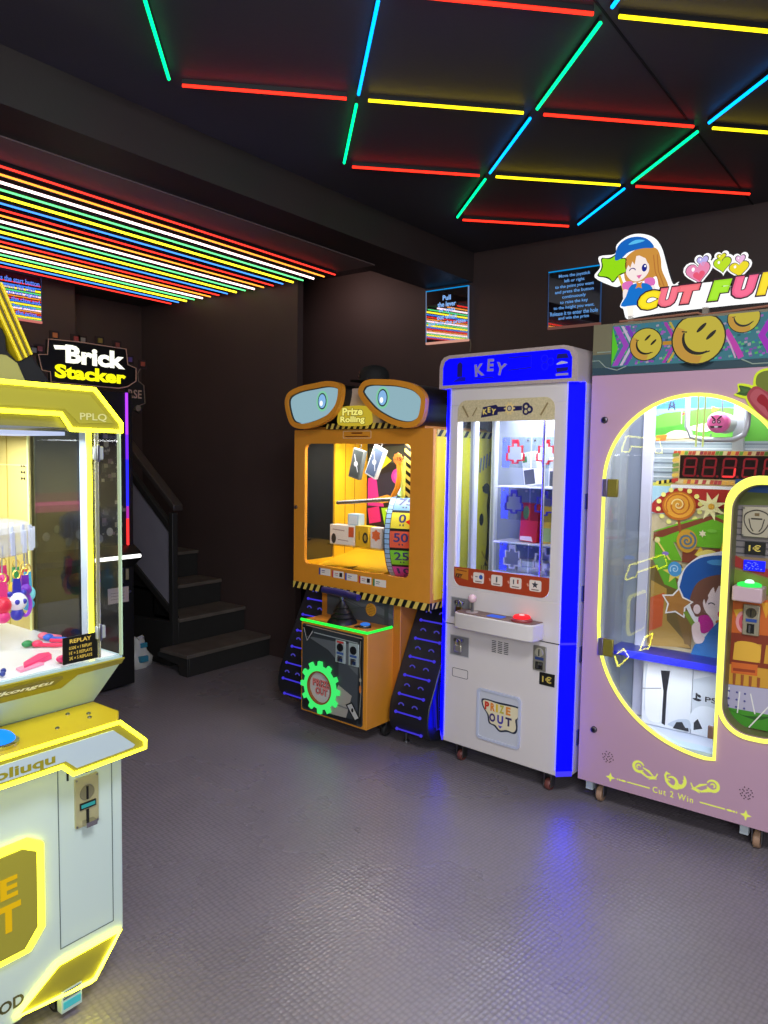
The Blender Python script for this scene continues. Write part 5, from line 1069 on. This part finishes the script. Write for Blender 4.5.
shapes += [(A((104, 178, 30)), [(.165, 1.216), (.313, 1.275), (.60, 1.345), (.60, 1.16), (.357, 1.158), (.165, 1.184)]), (A((128, 60, 36)), [(.165, 1.21), (.245, 1.24), (.42, 1.305), (.44, 1.295), (.27, 1.22), (.165, 1.17)]), (A((128, 60, 36)), stroke([(.42, 1.30), (.52, 1.26)], .014)), (A((128, 60, 36)), [(.30, 1.14), (.60, 1.17), (.60, 1.09), (.30, 1.08)]),
  (A((150, 74, 36)), stroke([(.275, 1.29), (.29, 1.20)], .012)), (A((190, 104, 26)), el(.275, 1.341, .076, .067)), (A((225, 160, 50)), el(.275, 1.343, .066, .058)), (A((190, 104, 26)), stroke(spiral(.275, 1.343, .060, 2.6), .007)), (A((245, 220, 150)), stroke(spiral(.272, 1.346, .030, 1.5), .006)),
  (A((240, 235, 170)), star(.415, 1.345, .068, .030, 8, .3)), (A((225, 175, 60)), el(.417, 1.345, .014)), (A((120, 190, 60)), el(.425, 1.235, .022, .008)),
  (A((104, 178, 30)), [(.175, 1.19), (.248, 1.19), (.301, 1.089), (.175, 1.078)]), (A((200, 150, 40)), el(.318, 1.181, .046, .054)), (A((80, 110, 130)), stroke(spiral(.318, 1.181, .042, 2.2), .009)), (A((235, 225, 190)), star(.385, 1.22, .018, .009, 6)),
  (A((225, 190, 50)), [(.355, 1.12), (.38, 1.16), (.41, 1.11)]), (A((225, 190, 50)), [(.455, 1.11), (.475, 1.20), (.49, 1.11)]), (A((230, 215, 110)), sm([(.36, 1.12), (.40, 1.147), (.44, 1.145), (.47, 1.12), (.42, 1.10)], 3)),
  (A((230, 220, 150)), el(.185, 1.176, .013)), (A((235, 215, 110)), stroke([(.19, 1.165), (.25, 1.08)], .008)), (A((140, 120, 190)), el(.225, 1.115, .016, .009)),
  (A((110, 90, 40)), [(.16, 1.08), (.30, 1.07), (.34, .98), (.36, .68), (.16, .68)]), (A((96, 170, 40)), [(.165, 1.089), (.252, 1.086), (.29, .95), (.227, .969)]), (A((178, 142, 62)), [(.165, .983), (.238, .95), (.245, .80), (.358, .687), (.165, .667)]), (A((128, 96, 40)), [(.29, .83), (.36, .86), (.36, .70), (.33, .70)]), (A((200, 90, 40)), [(.165, .90), (.229, .93), (.225, .77), (.165, .735)]),
  (A((225, 205, 90)), star(.27, 1.03, .055, .022, 5, .5)), (A((70, 150, 205)), el(.271, 1.046, .031, .035)), (A((190, 220, 235)), stroke(spiral(.271, 1.046, .022, 1.6), .004)),
  (A((236, 236, 236)), grow(sm([(.298, .947), (.309, 1.03), (.35, 1.085), (.415, 1.122), (.60, 1.127), (.60, .70), (.48, .69), (.40, .70), (.38, .80)], 3), .008)),
  (A((18, 86, 166)), sm([(.298, .93), (.303, 1.0), (.32, 1.055), (.36, 1.095), (.415, 1.12), (.50, 1.128), (.60, 1.10), (.60, .98), (.36, .91)], 4)), (A((70, 150, 210)), sm([(.41, 1.095), (.45, 1.108), (.52, 1.105), (.52, 1.09), (.44, 1.082)], 3)),
  (A((116, 74, 58)), sm([(.345, .90), (.355, .955), (.38, 1.0), (.43, 1.03), (.50, 1.045), (.60, 1.03), (.60, .90), (.40, .84), (.365, .85)], 4)),
  (A((238, 222, 222)), sm([(.402, .905), (.424, .945), (.45, .985), (.52, .99), (.58, .94), (.57, .86), (.50, .83), (.43, .85)], 4)), (A((236, 214, 212)), el(.378, .872, .016, .022)), (A((116, 74, 58)), [(.41, 1.0), (.425, .93), (.415, .90), (.40, .95)]), (A((116, 74, 58)), [(.44, 1.01), (.452, .955), (.47, 1.0)]),
  (A((40, 30, 50)), stroke(arc(.440, .893, .016, 30, 150, 8), .005)), (A((200, 40, 80)), el(.478, .862, .010, .014)), (A((190, 120, 60)), el(.475, .825, .014, .010)),
  (A((238, 236, 230)), grow(star(.288, .888, .068, .036, 5, .2), .008)), (A((172, 118, 50)), sm(star(.288, .888, .064, .036, 5, .2), 2)), (A((118, 150, 40)), [(.318, .850), (.336, .858), (.378, .80), (.362, .785)]),
  (A((190, 20, 140)), sm([(.386, .835), (.428, .850), (.453, .814), (.44, .782), (.403, .766)], 3)), (A((24, 110, 180)), [(.41, .735), (.44, .785), (.471, .827), (.60, .80), (.60, .66), (.36, .66), (.375, .705)]), (A((238, 215, 210)), sm([(.359, .79), (.391, .815), (.400, .766), (.418, .745), (.405, .718), (.374, .720)], 3))]
art(pb, shapes, .4196, .00025); pb.done('painted_backdrop', pm)
B().box(.026, .105, .425, .435, ZB+.02, ZT-.02, mat((128, 138, 156), .3)).done('inner_panel', pm)
B().box(.10, .15, .395, .435, .32, ZT-.02, mat((198, 200, 220), .35)).done('inner_post', pm, bevel=.003)
B().box(.02, .026, .03, .43, .30, ZT-.02, mat((150, 158, 166), .06, 0, .08, 1.0, 5)).done('side_glass', pm)
b = B(); b.box(.028, .565, .22, .42, .645, .660, mat((22, 30, 150), .35)); b.box(.12, .57, .215, .222, .640, .672, mat((20, 26, 170), .35)); b.done('prize_shelf', pm)
b = B(); b.box(.02, .577, .02, .42, .300, .318, mat((205, 215, 235), .35)); b.box(.26, .57, .03, .10, .317, .352, mat((190, 215, 235), .3)); b.done('window_floor', pm)
# seven segment display
ds = B().box(.288, .70, .245, .26, 1.430, 1.594, mat((215, 190, 130), .4)); rnd = random.Random(2)
L = []
for k in range(24):
    x = .29+.016*k
    if x < .68: L += [(A(rnd.choice([(200, 70, 50), (230, 180, 70), (110, 160, 60), (225, 205, 150), (190, 80, 60), (150, 60, 70)])), [(x, 1.592), (x+.014, 1.592), (x+.010, 1.576), (x-.004, 1.576)]), (A(rnd.choice([(200, 90, 60), (235, 180, 80), (225, 205, 150), (180, 70, 70)])), [(x, 1.468), (x+.014, 1.468), (x+.010, 1.450), (x-.004, 1.450)])]
for k in range(6): L.append((A(rnd.choice([(200, 60, 50), (225, 190, 80), (120, 150, 70)])), [(.290, 1.455+.022*k), (.318, 1.460+.022*k), (.318, 1.474+.022*k), (.290, 1.470+.022*k)]))
L.append((A((235, 235, 235)), [(.288, 1.444), (.70, 1.444), (.70, 1.430), (.288, 1.430)]))
art(ds, L, .2446); dso = ds.done('display', pm)
b = B().box(.318, .70, .240, .2442, 1.473, 1.574, mat((30, 8, 10), .3)).done('display_window', dso)
def seg7(x, z, w, h, on):
    q = B(); t = w*.17; SH = lambda p: [(a+(c-z)*.09, c) for a, c in p]
    hx = lambda x0, x1, zz: [(x0, zz), (x0+t*.5, zz+t*.5), (x1-t*.5, zz+t*.5), (x1, zz), (x1-t*.5, zz-t*.5), (x0+t*.5, zz-t*.5)]
    vx = lambda xx, z0, z1: [(xx, z0), (xx+t*.5, z0+t*.5), (xx+t*.5, z1-t*.5), (xx, z1), (xx-t*.5, z1-t*.5), (xx-t*.5, z0+t*.5)]
    S7 = [hx(x, x+w, z+h), vx(x, z+h/2, z+h), vx(x+w, z+h/2, z+h), hx(x, x+w, z+h/2), vx(x, z, z+h/2), vx(x+w, z, z+h/2), hx(x, x+w, z)]
    for i, p in enumerate(S7):
        p = SH(p); q.poly(p if area2(p) < 0 else p[::-1], .2394, em((255, 60, 60), 1.3) if i in on else em((190, 50, 60), .45))
    q.poly(el(x+w+.013, z, .005, .005, 10)[::-1], .2394, em((190, 50, 60), .45)); q.done('digit', dso)
for k, on in enumerate(((), (), (6, 5), (), ())): seg7(.334+.0795*k, 1.485, .048, .076, on)
# hanging frame and the pink prize
b = B(); fr_ = [(.350, .20, 1.87), (.352, .20, 1.70), (.372, .20, 1.652), (.42, .20, 1.640), (.54, .20, 1.640), (.58, .20, 1.66), (.592, .20, 1.70), (.592, .20, 1.87)]
b.tube(fr_, .011, ALU, 10); b.done('hanging_frame', pm); b = B(); b.box(.50, .545, .365, .39, 1.55, 1.88, ALU); b.done('inner_post', pm)
b = B()
for x in (.398, .426): b.tube([(x, .19, 1.86), (x-.004, .19, 1.61)], .004, em((225, 240, 140), .8), 6)
b.done('cut_string', pm)
tr = thing('plush_prize', 'pink round prize with a drawn face hanging behind the arched window', 'toy', PM, (.482, .19, 1.712))
b = B(); b.lathe([(.0, -.03), (.028, -.028), (.041, -.016), (.043, .0), (.043, .13), (.036, .15), (.0, .15)], (0, 0, 0), mat((200, 204, 206), .3), 26, 'y'); b.done('roll', tr)
b = B(); b.lathe([(.0, -.036), (.03, -.034), (.043, -.02), (.0445, -.004), (.0445, .012)], (0, 0, 0), mat((232, 110, 170), .4), 26, 'y')
b.done('pink_cover', tr)
b = B(); art(b, [(BLACK, stroke([(-.022, .026), (-.004, .008)], .005)), (BLACK, stroke([(.020, .026), (.002, .008)], .005)), (BLACK, el(-.010, .001, .007)), (BLACK, el(.010, .001, .007)), (A((235, 190, 215)), el(-.010, .001, .0035)), (A((235, 190, 215)), el(.010, .001, .0035)), (BLACK, [(-.026, -.016), (.026, -.016), (.020, -.024), (-.020, -.024)]), (WHITE, [(-.008, -.017), (.008, -.017), (.006, -.023), (-.006, -.023)])], -.038); b.done('face', tr)
b = B(); b.tube([(0, .05, .04), (0, .05, .15)], .003, STEEL, 6); b.tube([(-.04, .05, -.045), (-.044, .05, -.07), (-.036, .05, -.08)], .003, STEEL, 6); b.done('hook', tr)
# console boxes
def cbox(label, x, y, z, w, d, h, shapes, texts=()):
    t = thing('console_box', label, 'box', PM, (x, y, z)); B().box(0, w, 0, d, 0, h, mat((226, 230, 236), .35)).done('carton', t, bevel=.002)
    q = B(); art(q, shapes, -.0006)
    for s_, cx, cz, ww, hh in texts: q.text(s_, cx, cz, ww, hh, mat((30, 34, 46), .4), -.0024, 'F', .012, 0)
    q.done('printed_face', t)
K_ = A((24, 28, 36)); LG = A((202, 210, 220))
ps = [(LG, [(.01, .06), (.09, .12), (.09, .30), (.01, .28)]), (A((240, 242, 246)), sm([(.02, .045), (.095, .03), (.11, .16), (.105, .29), (.05, .295), (.02, .28)], 4)), (K_, [(.080, .265), (.122, .27), (.112, .17), (.110, .012), (.094, .018), (.096, .17)]), (A((70, 76, 90)), stroke([(.0, .165), (.05, .175), (.085, .182)], .003)),
      (A((190, 200, 214)), sm([(.13, .03), (.17, .055), (.215, .06), (.215, .016), (.13, .016)], 4)), (K_, [(.145, .008), (.160, .040), (.185, .046), (.200, .022), (.212, .025), (.216, .008)])]
cbox('tall white console box in the pink machine, printed with an upright console', .178, .30, .3205, .220, .10, .318, ps)
ps2 = [(LG, [(.0, .25), (.12, .30), (.12, .02), (.0, .08)]), (A((225, 232, 240)), sm([(.0, .10), (.05, .14), (.12, .12), (.12, .02), (.0, .02)], 3)), (K_, [(.012, .055), (.028, .075), (.05, .035), (.012, .02)]),
       (K_, [(.014, .165), (.022, .162), (.022, .192), (.014, .192)]), (K_, sm([(.022, .188), (.036, .184), (.036, .174), (.024, .176)], 2)), (K_, sm([(.002, .165), (.012, .158), (.03, .156), (.040, .164), (.03, .168), (.012, .168)], 3))]
cbox('white console box with black lettering beside the tall console box', .401, .30, .3205, .165, .10, .318, ps2, [('PS5', .092, .172, .074, .024)])
# control console recess
cb2 = B().box(.580, .855, .085, .095, .455, 1.48, mat((138, 112, 70), .45))
L = [(A((30, 70, 130)), [(.58, 1.48), (.86, 1.48), (.86, 1.425), (.58, 1.43)]), (A((84, 92, 40)), [(.58, 1.43), (.86, 1.425), (.86, 1.385), (.58, 1.375)]), (A((120, 112, 110)), [(.58, 1.375), (.86, 1.385), (.86, 1.17), (.58, 1.17)])]
for k in range(8): L.append((A((70, 66, 70)), [(.58, 1.36-.025*k), (.86, 1.36-.025*k), (.86, 1.355-.025*k), (.58, 1.355-.025*k)]))
L += [(A((150, 40, 36)), [(.58, 1.18), (.66, 1.14), (.86, 1.10), (.86, 1.06), (.58, 1.13)]), (A((110, 120, 40)), [(.58, 1.12), (.86, 1.06), (.86, 1.0), (.58, 1.05)]), (A((196, 96, 36)), [(.58, .99), (.86, 1.02), (.86, .85), (.58, .84)]), (A((225, 170, 50)), [(.60, .95), (.64, .96), (.62, .90)]), (A((222, 150, 150)), el(.640, .905, .030, .045)), (A((200, 80, 90)), el(.642, .905, .020, .032)), (A((232, 190, 180)), el(.644, .905, .010, .018)), (A((214, 150, 40)), [(.70, .99), (.74, 1.0), (.72, .93)]),
      (A((205, 150, 50)), [(.58, .84), (.86, .85), (.86, .66), (.58, .64)]), (A((128, 50, 28)), [(.58, .855), (.86, .87), (.86, .835), (.58, .815)]), (A((222, 170, 60)), sm([(.612, .815), (.66, .828), (.705, .815), (.70, .75), (.612, .745)], 4)), (A((128, 50, 28)), [(.595, .84), (.612, .84), (.606, .74), (.595, .74)]), (A((128, 50, 28)), [(.71, .84), (.727, .84), (.72, .74), (.708, .74)]), (A((128, 50, 28)), [(.58, .745), (.86, .755), (.86, .735), (.58, .725)]),
      (A((205, 100, 40)), [(.603, .735), (.70, .74), (.70, .695), (.603, .69)]), (A((150, 60, 30)), [(.61, .712), (.692, .717), (.692, .706), (.61, .70)])]
for k in range(4): L.append((A((150, 80, 40)), [(.61+.03*k, .69), (.622+.03*k, .69), (.620+.03*k, .62), (.612+.03*k, .62)]))
L += [(A((176, 170, 196)), [(.58, .64), (.86, .66), (.86, .53), (.58, .52)]), (A((66, 140, 40)), [(.58, .545), (.86, .55), (.86, .48), (.58, .48)]), (A((40, 90, 30)), sm([(.60, .54), (.66, .525), (.75, .54), (.70, .515)], 3))]
for x0, z0, x1, z1 in ((.60, .63, .59, .56), (.64, .62, .635, .53), (.68, .62, .70, .54), (.76, .60, .68, .48)): L.append((A((225, 222, 220)), stroke([(x0, z0), (x1, z1)], .005)))
for k in range(9): L.append((A((70, 70, 140)), el(.60+.03*(k % 3), .615-.03*(k//3), .004)))
art(cb2, L, .0846, .0003); cb2.done('console_art', pm)
b = B(); b.holes([rr(.588, .845, .468, 1.467, .109, 10), rr(.596, .838, .476, 1.459, .101, 10)], .01, .085, mat((110, 105, 70), .4)); b.done('console_rim', pm)
b = B(); b.box(.617, .722, .066, .085, 1.252, 1.372, mat((180, 170, 150), .35, .2)); vt = b.done('key_plate', pm, bevel=.003)
b = B(); b.holes([sm([(.628, 1.345), (.67, 1.362), (.712, 1.345), (.716, 1.31), (.695, 1.272), (.67, 1.262), (.645, 1.272), (.624, 1.31)], 4), sm([(.632, 1.342), (.67, 1.357), (.708, 1.342), (.712, 1.31), (.692, 1.276), (.67, 1.267), (.648, 1.276), (.628, 1.31)], 4)], .065, .066, mat((60, 54, 48), .4)); b.box(.650, .690, .065, .066, 1.322, 1.328, mat((60, 54, 48), .4)); b.box(.662, .679, .065, .066, 1.336, 1.348, mat((110, 90, 60), .4))
b.poly(stroke([(.642, 1.325), (.650, 1.29), (.66, 1.275)], .004), .0648, mat((60, 54, 48), .4)); b.poly(stroke([(.698, 1.325), (.690, 1.29), (.68, 1.275)], .004), .0648, mat((60, 54, 48), .4))
for x, z in ((.622, 1.366), (.717, 1.366), (.622, 1.258), (.717, 1.258)): b.lathe([(.004, .064), (.004, .066)], (x, 0, z), STEEL, 8, 'y')
b.done('engraving', vt)
tg = B().box(.632, .705, .068, .085, 1.182, 1.232, BLACK).done('price_tag', pm, label='black one euro tag'); b = B(); b.text('1€', .668, 1.208, .044, .026, mat((215, 190, 90), .4), .0675, 'F', .02); b.done('lettering', tg)
b = B(); b.box(.630, .707, .070, .085, 1.117, 1.157, em((20, 30, 255), 1.3)); lc = b.done('display', pm); b = B(); rnd = random.Random(9)
for k in range(30): x = .634+rnd.random()*.066; z = 1.121+rnd.random()*.03; b.box(x, x+.004, .0695, .070, z, z+.003, em((110, 120, 255), 1.2))
b.done('display_character', lc)
b = B(); b.box(.606, .716, .0, .085, 1.0, 1.060, mat((196, 168, 176), .35)); bu = b.done('button_box', pm, bevel=.006)
b = B(); b.lathe([(.044, 0), (.044, .008), (.036, .012)], (.661, .042, 1.060), em((60, 255, 100), 1.0), 26); b.ball((.661, .042, 1.074), (.018, .018, .012), em((210, 255, 225), 1.4)); b.done('button', bu, label='round glowing green push button')
c = B().box(.638, .699, .066, .085, .857, .980, mat((165, 155, 135), .3, .35)).done('coin_acceptor', pm, bevel=.003)
b = B(); b.lathe([(.018, .062), (.02, .066)], (.668, 0, .948), mat((110, 105, 90), .3, .8), 20, 'y'); b.box(.666, .670, .060, .062, .934, .962, BLACK); b.box(.650, .690, .063, .066, .912, .924, mat((40, 70, 150), .4)); b.done('coin_slot', c)
b = B(); b.box(.655, .682, .064, .066, .866, .904, BLACK); b.box(.664, .671, .05, .066, .872, .90, STEEL); b.done('return_lever', c)
for x, y in ((.085, .07), (.735, .07), (.085, .58), (.735, .58)): caster(pm, x, y, ZB, mat((165, 130, 105), .5), .036, mat((190, 200, 205), .35))
area('pink_cabinet_lamp', PM.at(.35, .24, 1.86), PM.at(.33, .32, 1.0), .5, .3, P_PINK, (.97, .98, 1)); area('pink_floor_lamp', PM.at(.30, .14, .70), PM.at(.32, .22, .35), .4, .12, P_PINK*.22, (.85, .92, 1))
# ---- lit sign on top
E1 = 1.0
ew = em((255, 255, 255), E1*1.1)
sg = B(); out = sm([(-.020, 2.341), (.004, 2.382), (-.004, 2.428), (.066, 2.430), (.074, 2.468), (.121, 2.497), (.176, 2.498), (.232, 2.474), (.265, 2.430), (.286, 2.369), (.304, 2.315), (.322, 2.268), (.345, 2.276), (.36, 2.262), (.60, 2.262), (.80, 2.280), (.83, 2.25), (.83, 2.165), (.55, 2.160), (.30, 2.156), (.18, 2.150), (.13, 2.146), (.113, 2.188), (.098, 2.204), (.118, 2.255), (.100, 2.292), (.069, 2.290)], 4)
sg.prism(out, .03, .045, glass((200, 210, 225), 1.0)); so_ = sg.done('sign_board', pm)
b = B(); b.prism(grow(out, -.0035), .026, .030, ew); b.done('white_backing', so_)
T_ = .0256
def figure(nm, shapes): q = B(); art(q, shapes, T_-.0004, .0005); q.done(nm, so_)
e1 = lambda c, s_=1.0: em(c, E1*s_)
hat = sm([(.075, 2.400), (.083, 2.451), (.117, 2.479), (.166, 2.483), (.211, 2.465), (.238, 2.428), (.193, 2.431), (.134, 2.424), (.105, 2.404)], 4)
figure('painted_girl', [(e1((226, 160, 70), .8), sm([(.112, 2.349), (.11, 2.393), (.144, 2.425), (.193, 2.438), (.245, 2.425), (.265, 2.381), (.272, 2.333), (.300, 2.268), (.285, 2.25), (.262, 2.268), (.250, 2.31), (.215, 2.30), (.13, 2.30)], 4)), (e1((205, 130, 60), .75), stroke([(.25, 2.40), (.258, 2.33), (.285, 2.262)], .004)), (e1((205, 130, 60), .75), stroke([(.235, 2.40), (.245, 2.33), (.268, 2.272)], .004)),
   (e1((250, 235, 230), 1.0), sm([(.123, 2.338), (.130, 2.370), (.165, 2.405), (.205, 2.39), (.220, 2.345), (.205, 2.315), (.175, 2.300), (.145, 2.308)], 4)), (e1((226, 160, 70), .8), [(.12, 2.39), (.165, 2.412), (.158, 2.37), (.148, 2.385), (.14, 2.36)]), (e1((226, 160, 70), .8), [(.165, 2.412), (.22, 2.40), (.215, 2.365), (.203, 2.39)]),
   (e1((30, 40, 150), .8), el(.200, 2.352, .011, .016)), (e1((240, 245, 255), 1.2), el(.203, 2.358, .004)), (e1((80, 60, 140), .8), stroke(arc(.150, 2.342, .014, 20, 160, 8), .004)), (e1((235, 110, 170), .9), [(.168, 2.323), (.192, 2.325), (.18, 2.308)]),
   (e1((235, 120, 200), .9), sm([(.112, 2.300), (.150, 2.302), (.155, 2.275), (.130, 2.262), (.112, 2.275)], 3)), (e1((235, 120, 200), .9), sm([(.205, 2.305), (.240, 2.305), (.248, 2.28), (.225, 2.262), (.208, 2.28)], 3)), (e1((250, 235, 230), 1.0), sm([(.115, 2.27), (.14, 2.262), (.135, 2.22), (.118, 2.225)], 3)), (e1((250, 235, 230), 1.0), sm([(.228, 2.27), (.246, 2.272), (.25, 2.245), (.236, 2.245)], 3)),
   (e1((20, 120, 215), .9), sm([(.15, 2.287), (.215, 2.285), (.240, 2.25), (.20, 2.205), (.16, 2.20), (.108, 2.203), (.128, 2.24)], 3)), (e1((230, 150, 60), .9), star(.182, 2.282, .020, .009, 4, .7)), (e1((250, 240, 230), 1.1), [(.132, 2.20), (.166, 2.20), (.160, 2.158), (.140, 2.158)]),
   (e1((20, 105, 200), .9), hat), (e1((90, 190, 240), 1.0), sm([(.13, 2.455), (.16, 2.470), (.20, 2.462), (.165, 2.455)], 3))])
st_ = [(-.007, 2.345), (.026, 2.375), (.010, 2.420), (.052, 2.404), (.076, 2.422), (.092, 2.400), (.118, 2.402), (.112, 2.368), (.124, 2.346), (.088, 2.343), (.066, 2.308), (.050, 2.338)]
figure('painted_star', [(e1((30, 60, 20), .5), grow(chaikin(st_), .008)), (e1((150, 220, 20), 1.0), grow(chaikin(st_), .002)), (e1((235, 200, 60), .9), stroke([(.092, 2.335), (.112, 2.285), (.122, 2.25)], .012))])
HD = (70, 40, 60)
hh = [('heart', .416, 2.300, .092, .084, .15, (235, 140, 180), (235, 90, 120)), ('heart', .431, 2.345, .042, .040, .1, (190, 180, 240), None), ('heart', .506, 2.320, .064, .058, .1, (190, 225, 40), None), ('heart', .501, 2.352, .032, .026, .1, (225, 225, 40), None), ('heart', .568, 2.295, .070, .058, .1, (240, 220, 40), None), ('heart', .571, 2.332, .034, .034, .1, (240, 190, 230), None)]
for nm, x, z, ww, h_, tl, c1, c2 in hh:
    q = B(); q.prism(heart(x, z, ww+.022, h_+.022, tl), .030, .034, ew); q.prism(heart(x, z, ww+.006, h_+.006, tl), .0275, .0298, mat(HD, .4)); L = [(e1(c1), heart(x, z, ww, h_, tl))]
    if c2: L.append((e1(c2), heart(x+.004, z-.012, ww*.5, h_*.5, tl)))
    L.append((e1((255, 245, 250), 1.1), el(x-ww*.22, z+h_*.22, ww*.07, h_*.1, 10))); art(q, L, .0272, .0005); q.done(nm, so_)
for ch, xa, xb, za, zb, c in (('C', .186, .272, 2.176, 2.252, (245, 220, 30)), ('U', .268, .345, 2.180, 2.256, (240, 110, 130)), ('T', .345, .428, 2.184, 2.258, (240, 110, 120)), ('F', .462, .545, 2.184, 2.262, (160, 225, 40)), ('U', .552, .638, 2.184, 2.266, (240, 100, 140)), ('N', .640, .735, 2.186, 2.270, (245, 215, 40))):
    q = B(); cx, cz = (xa+xb)/2, (za+zb)/2
    q.text(ch, cx, cz, xb-xa+.020, zb-za+.012, mat((60, 16, 40), .4), .0150, 'F', .15, .22); q.text(ch, cx, cz, xb-xa+.006, zb-za, e1(c), .0142, 'F', .11, .22)
    q.text(ch, cx, cz, xb-xa-.010, zb-za-.012, e1(tuple(min(255, v+12) for v in c)), .0138, 'F', .075, .22); q.done('letter', so_)
b = B(); b.tube([(.10, .03, 2.14), (.30, .028, 2.142), (.42, .03, 2.145), (.44, .03, 2.135), (.80, .03, 2.150)], .005, mat((150, 100, 80), .4), 8)
for x in (.15, .45, .70): b.box(x-.012, x+.012, .026, .05, 2.13, 2.165, mat((130, 120, 110), .4))
b.done('sign_bracket', so_)
